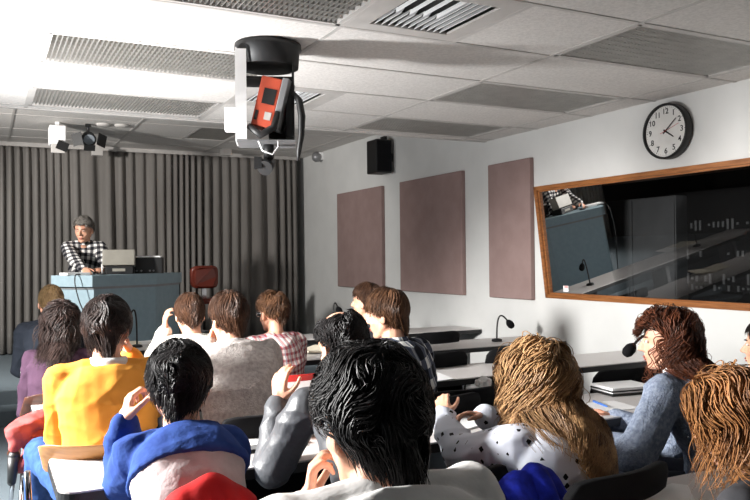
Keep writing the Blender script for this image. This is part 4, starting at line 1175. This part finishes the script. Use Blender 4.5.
for k in range(7): mb.ell((rr.uniform(-.03, .04), rr.uniform(-.03, .03), .09 + rr.uniform(-.01, .02)), (rr.uniform(.02, .035), .018, .022), Matrix.Rotation(rr.uniform(0, 3), 3, 'X') @ Matrix.Rotation(rr.uniform(0, 3), 3, 'Z'))
bake_remesh(mb, 'tissue', M['whitecot'], t, .005, 1, [(.02, .02, 'CLOUDS')])
p = at_z(477, 409, DESKZ)
t = empty('white_cup', (p.x + .02, p.y + .10, DESKZ + .001), 0, 'white cup lying behind the fingers of the woman in the dotted blouse', 'cup')
MB().tube([(-.04, 0, .036), (.045, 0, .036)], [.028, .036], 20).build('cup_wall', M['white'], t)
p = at_z(603, 407, DESKZ)
sheet('paper_sheet', 'white page with a blue pen on it, between the curly hair and the wool sleeve', 'paper', p.x, p.y, -8, .27, .20, M['white'])
a = at_z(594, 401, DESKZ + .01); b = at_z(604, 405, DESKZ + .01)
pen = empty('pen', (a.x, a.y, DESKZ + .009), 0, 'blue pen lying on the white page beside the pale blue sleeve', 'pen')
dv = V((b.x - a.x, b.y - a.y, 0)).normalized()
MB().tube([(0, 0, 0), dv * .125, dv * .14], [.005, .005, .001], 8).build('barrel', M['pen'], pen)
MB().tube([V((0, 0, 0)) - dv * .004, dv * .05], [.0058, .0058], 8).build('cap', M['pen'], pen)
p = at_z(620, 392, DESKZ)
t = empty('notebook_stack', (p.x, p.y - .02, DESKZ + .001), R(-8), 'white notebook on top of a dark one in front of the auburn curled woman', 'notebooks')
MB().box((-.13, -.09, 0), (.13, .1, .012), bev=.003).build('lower_notebook', M['black'], t)
MB().box((-.125, -.085, .013), (.125, .1, .020)).build('page_block', M['white'], t)
MB().box((-.13, -.09, .021), (.13, .1, .026)).build('divider', M['black'], t)
MB().box((-.128, -.088, .027), (.128, .1, .042), bev=.003).build('upper_notebook', M['white'], t)
p = at_z(648, 492, DESKZ)
quad_on_desk('paper_sheet', 'large white sheet on the nearest desk at the bottom right, partly under the copper hair', 'paper', [(632, 499), (672, 484), (688, 486), (700, 512), (640, 520)], M['white'], DESKZ + .002)
p = at_z(312, 352, DESKZ)
t = empty('open_book', (p.x, p.y, DESKZ + .001), R(25), 'open book on the second desk between the red checked shirt and the balding head', 'book')
for s in (-1, 1): MB().box((0, -.12, 0), (.17, .12, .012), Matrix.Rotation(0 if s > 0 else PI, 4, 'Z') @ Matrix.Rotation(R(-7), 4, 'Y')).build('page', M['cream'], t)
p = at_z(122, 345.5, DESKZ)
sheet('paper_sheet', 'cream papers on the front desk beside the orange sweater\'s head', 'paper', p.x, p.y + .1, 0, .32, .24, M['cream'], DESKZ + .001, .01)
p = at_z(148, 344, DESKZ)
sheet('paper_sheet', 'white papers on the front desk left of the white shirt', 'paper', p.x + .02, p.y + .1, 10, .24, .22, M['white'], DESKZ + .001, .008)

# microphones on goosenecks
def gooseneck(base, head, label, rad=.030, bend=V((0, 0, .2)), neck=.007):
    base = V(base); head = V(head)
    t = empty('gooseneck_microphone', base, 0, label, 'microphone', 'desk microphones')
    h = head - base
    MB().tube([(0, 0, 0), (0, 0, .018), (0, 0, .024)], [.045, .042, .02], 20).build('base', M['black'], t)
    pts = []; p0 = V((0, 0, .02)); p1 = V((0, 0, h.z * .75)) + bend * .2; p2 = V((h.x * .1, h.y * .1, h.z + .07)) + bend * .3; p3 = h
    for i in range(17):
        u = i / 16; pts.append(p0 * (1 - u) ** 3 + p1 * 3 * u * (1 - u) ** 2 + p2 * 3 * u * u * (1 - u) + p3 * u ** 3)
    MB().tube(pts, neck, 8).build('gooseneck', M['black'], t)
    d = (pts[-1] - pts[-3]).normalized()
    mb = MB(); mb.tube([h - d * .012, h + d * .002, h + d * .02, h + d * .05, h + d * .068, h + d * .075], [rad * .4, rad * .75, rad, rad, rad * .7, rad * .2], 16)
    o = mb.build('foam_windscreen', M['blackfab'], t)
b = at_z(498, 351, DESKZ); hd = at_y(508, 321.5, b.y - .05)
gooseneck((at_y(497, 352, 5.3).x, 5.3, DESKZ + .001), (at_y(508, 321.5, 5.3)), 'black gooseneck microphone on the second desk, standing clear against the white wall')
gooseneck((at_y(397, 338, 6.5).x, 6.5, DESKZ + .001), at_y(402, 320, 6.45), 'black microphone just right of the blue checked shirt sitter\'s neck', .034)
gooseneck((at_y(656, 385, 2.98).x, 2.98, DESKZ + .001), at_y(633, 346, 2.98), 'black microphone in front of the face of the auburn curled woman')
gooseneck((at_y(137, 343, 6.5).x, 6.5, DESKZ + .001), at_y(130, 316, 6.5), 'black microphone right of the orange sweater sitter\'s head, before the lectern', .036)
gooseneck((at_y(333, 338, 6.5).x, 6.5, DESKZ + .001), at_y(338, 308, 6.5), 'small dark microphone tip just above the bald crown', .03)

# ---------------------------------------------------------------- light
def area(name, loc, target, sx, sy, power, col=(1, 1, 1), spread=PI):
    l = bpy.data.lights.new(name, 'AREA'); l.shape = 'RECTANGLE'; l.size = sx; l.size_y = sy; l.energy = power; l.color = col; l.spread = spread
    o = bpy.data.objects.new(name, l); C.objects.link(o); o.location = loc
    d = V(target) - V(loc); o.rotation_euler = d.to_track_quat('-Z', 'Y').to_euler(); return o
def spot(name, loc, target, power, size, blend=.5, rad=.05, col=(1, 1, 1)):
    l = bpy.data.lights.new(name, 'SPOT'); l.energy = power; l.spot_size = R(size); l.spot_blend = blend; l.shadow_soft_size = rad; l.color = col
    o = bpy.data.objects.new(name, l); C.objects.link(o); o.location = loc
    d = V(target) - V(loc); o.rotation_euler = d.to_track_quat('-Z', 'Y').to_euler(); return o
spot('window_daylight', (LEFTX + .1, 3.7, 1.95), (LEFTX + .1 + math.cos(R(50)), 3.6, 1.95 - math.sin(R(50))), 1900, 118, .35, .28, (1, .985, .96))
spot('ceiling_bounce', (-.3, 4.2, 1.3), (.7, 4.6, 2.61), 430, 122, .95, .1)
spot('stage_key', (-1.5, 7.2, 2.4), (1.3, 9.6, 1.3), 620, 84, .6, .12, (1, .97, .93))
area('control_room_fill', (6.0, 3.2, 2.45), (5.8, 4.5, 1.4), .4, .4, 5)  # added weak fill, no lamp of the room; brings up the rack behind the glass
w = bpy.data.worlds.new('world'); scn.world = w; w.use_nodes = True
w.node_tree.nodes['Background'].inputs[0].default_value = (.8, .9, 1, 1); w.node_tree.nodes['Background'].inputs[1].default_value = .6

scn.view_settings.view_transform = 'Standard'; scn.view_settings.look = 'None'; scn.view_settings.gamma = 1; scn.view_settings.use_curve_mapping = False
scn.view_settings.exposure = 0.16
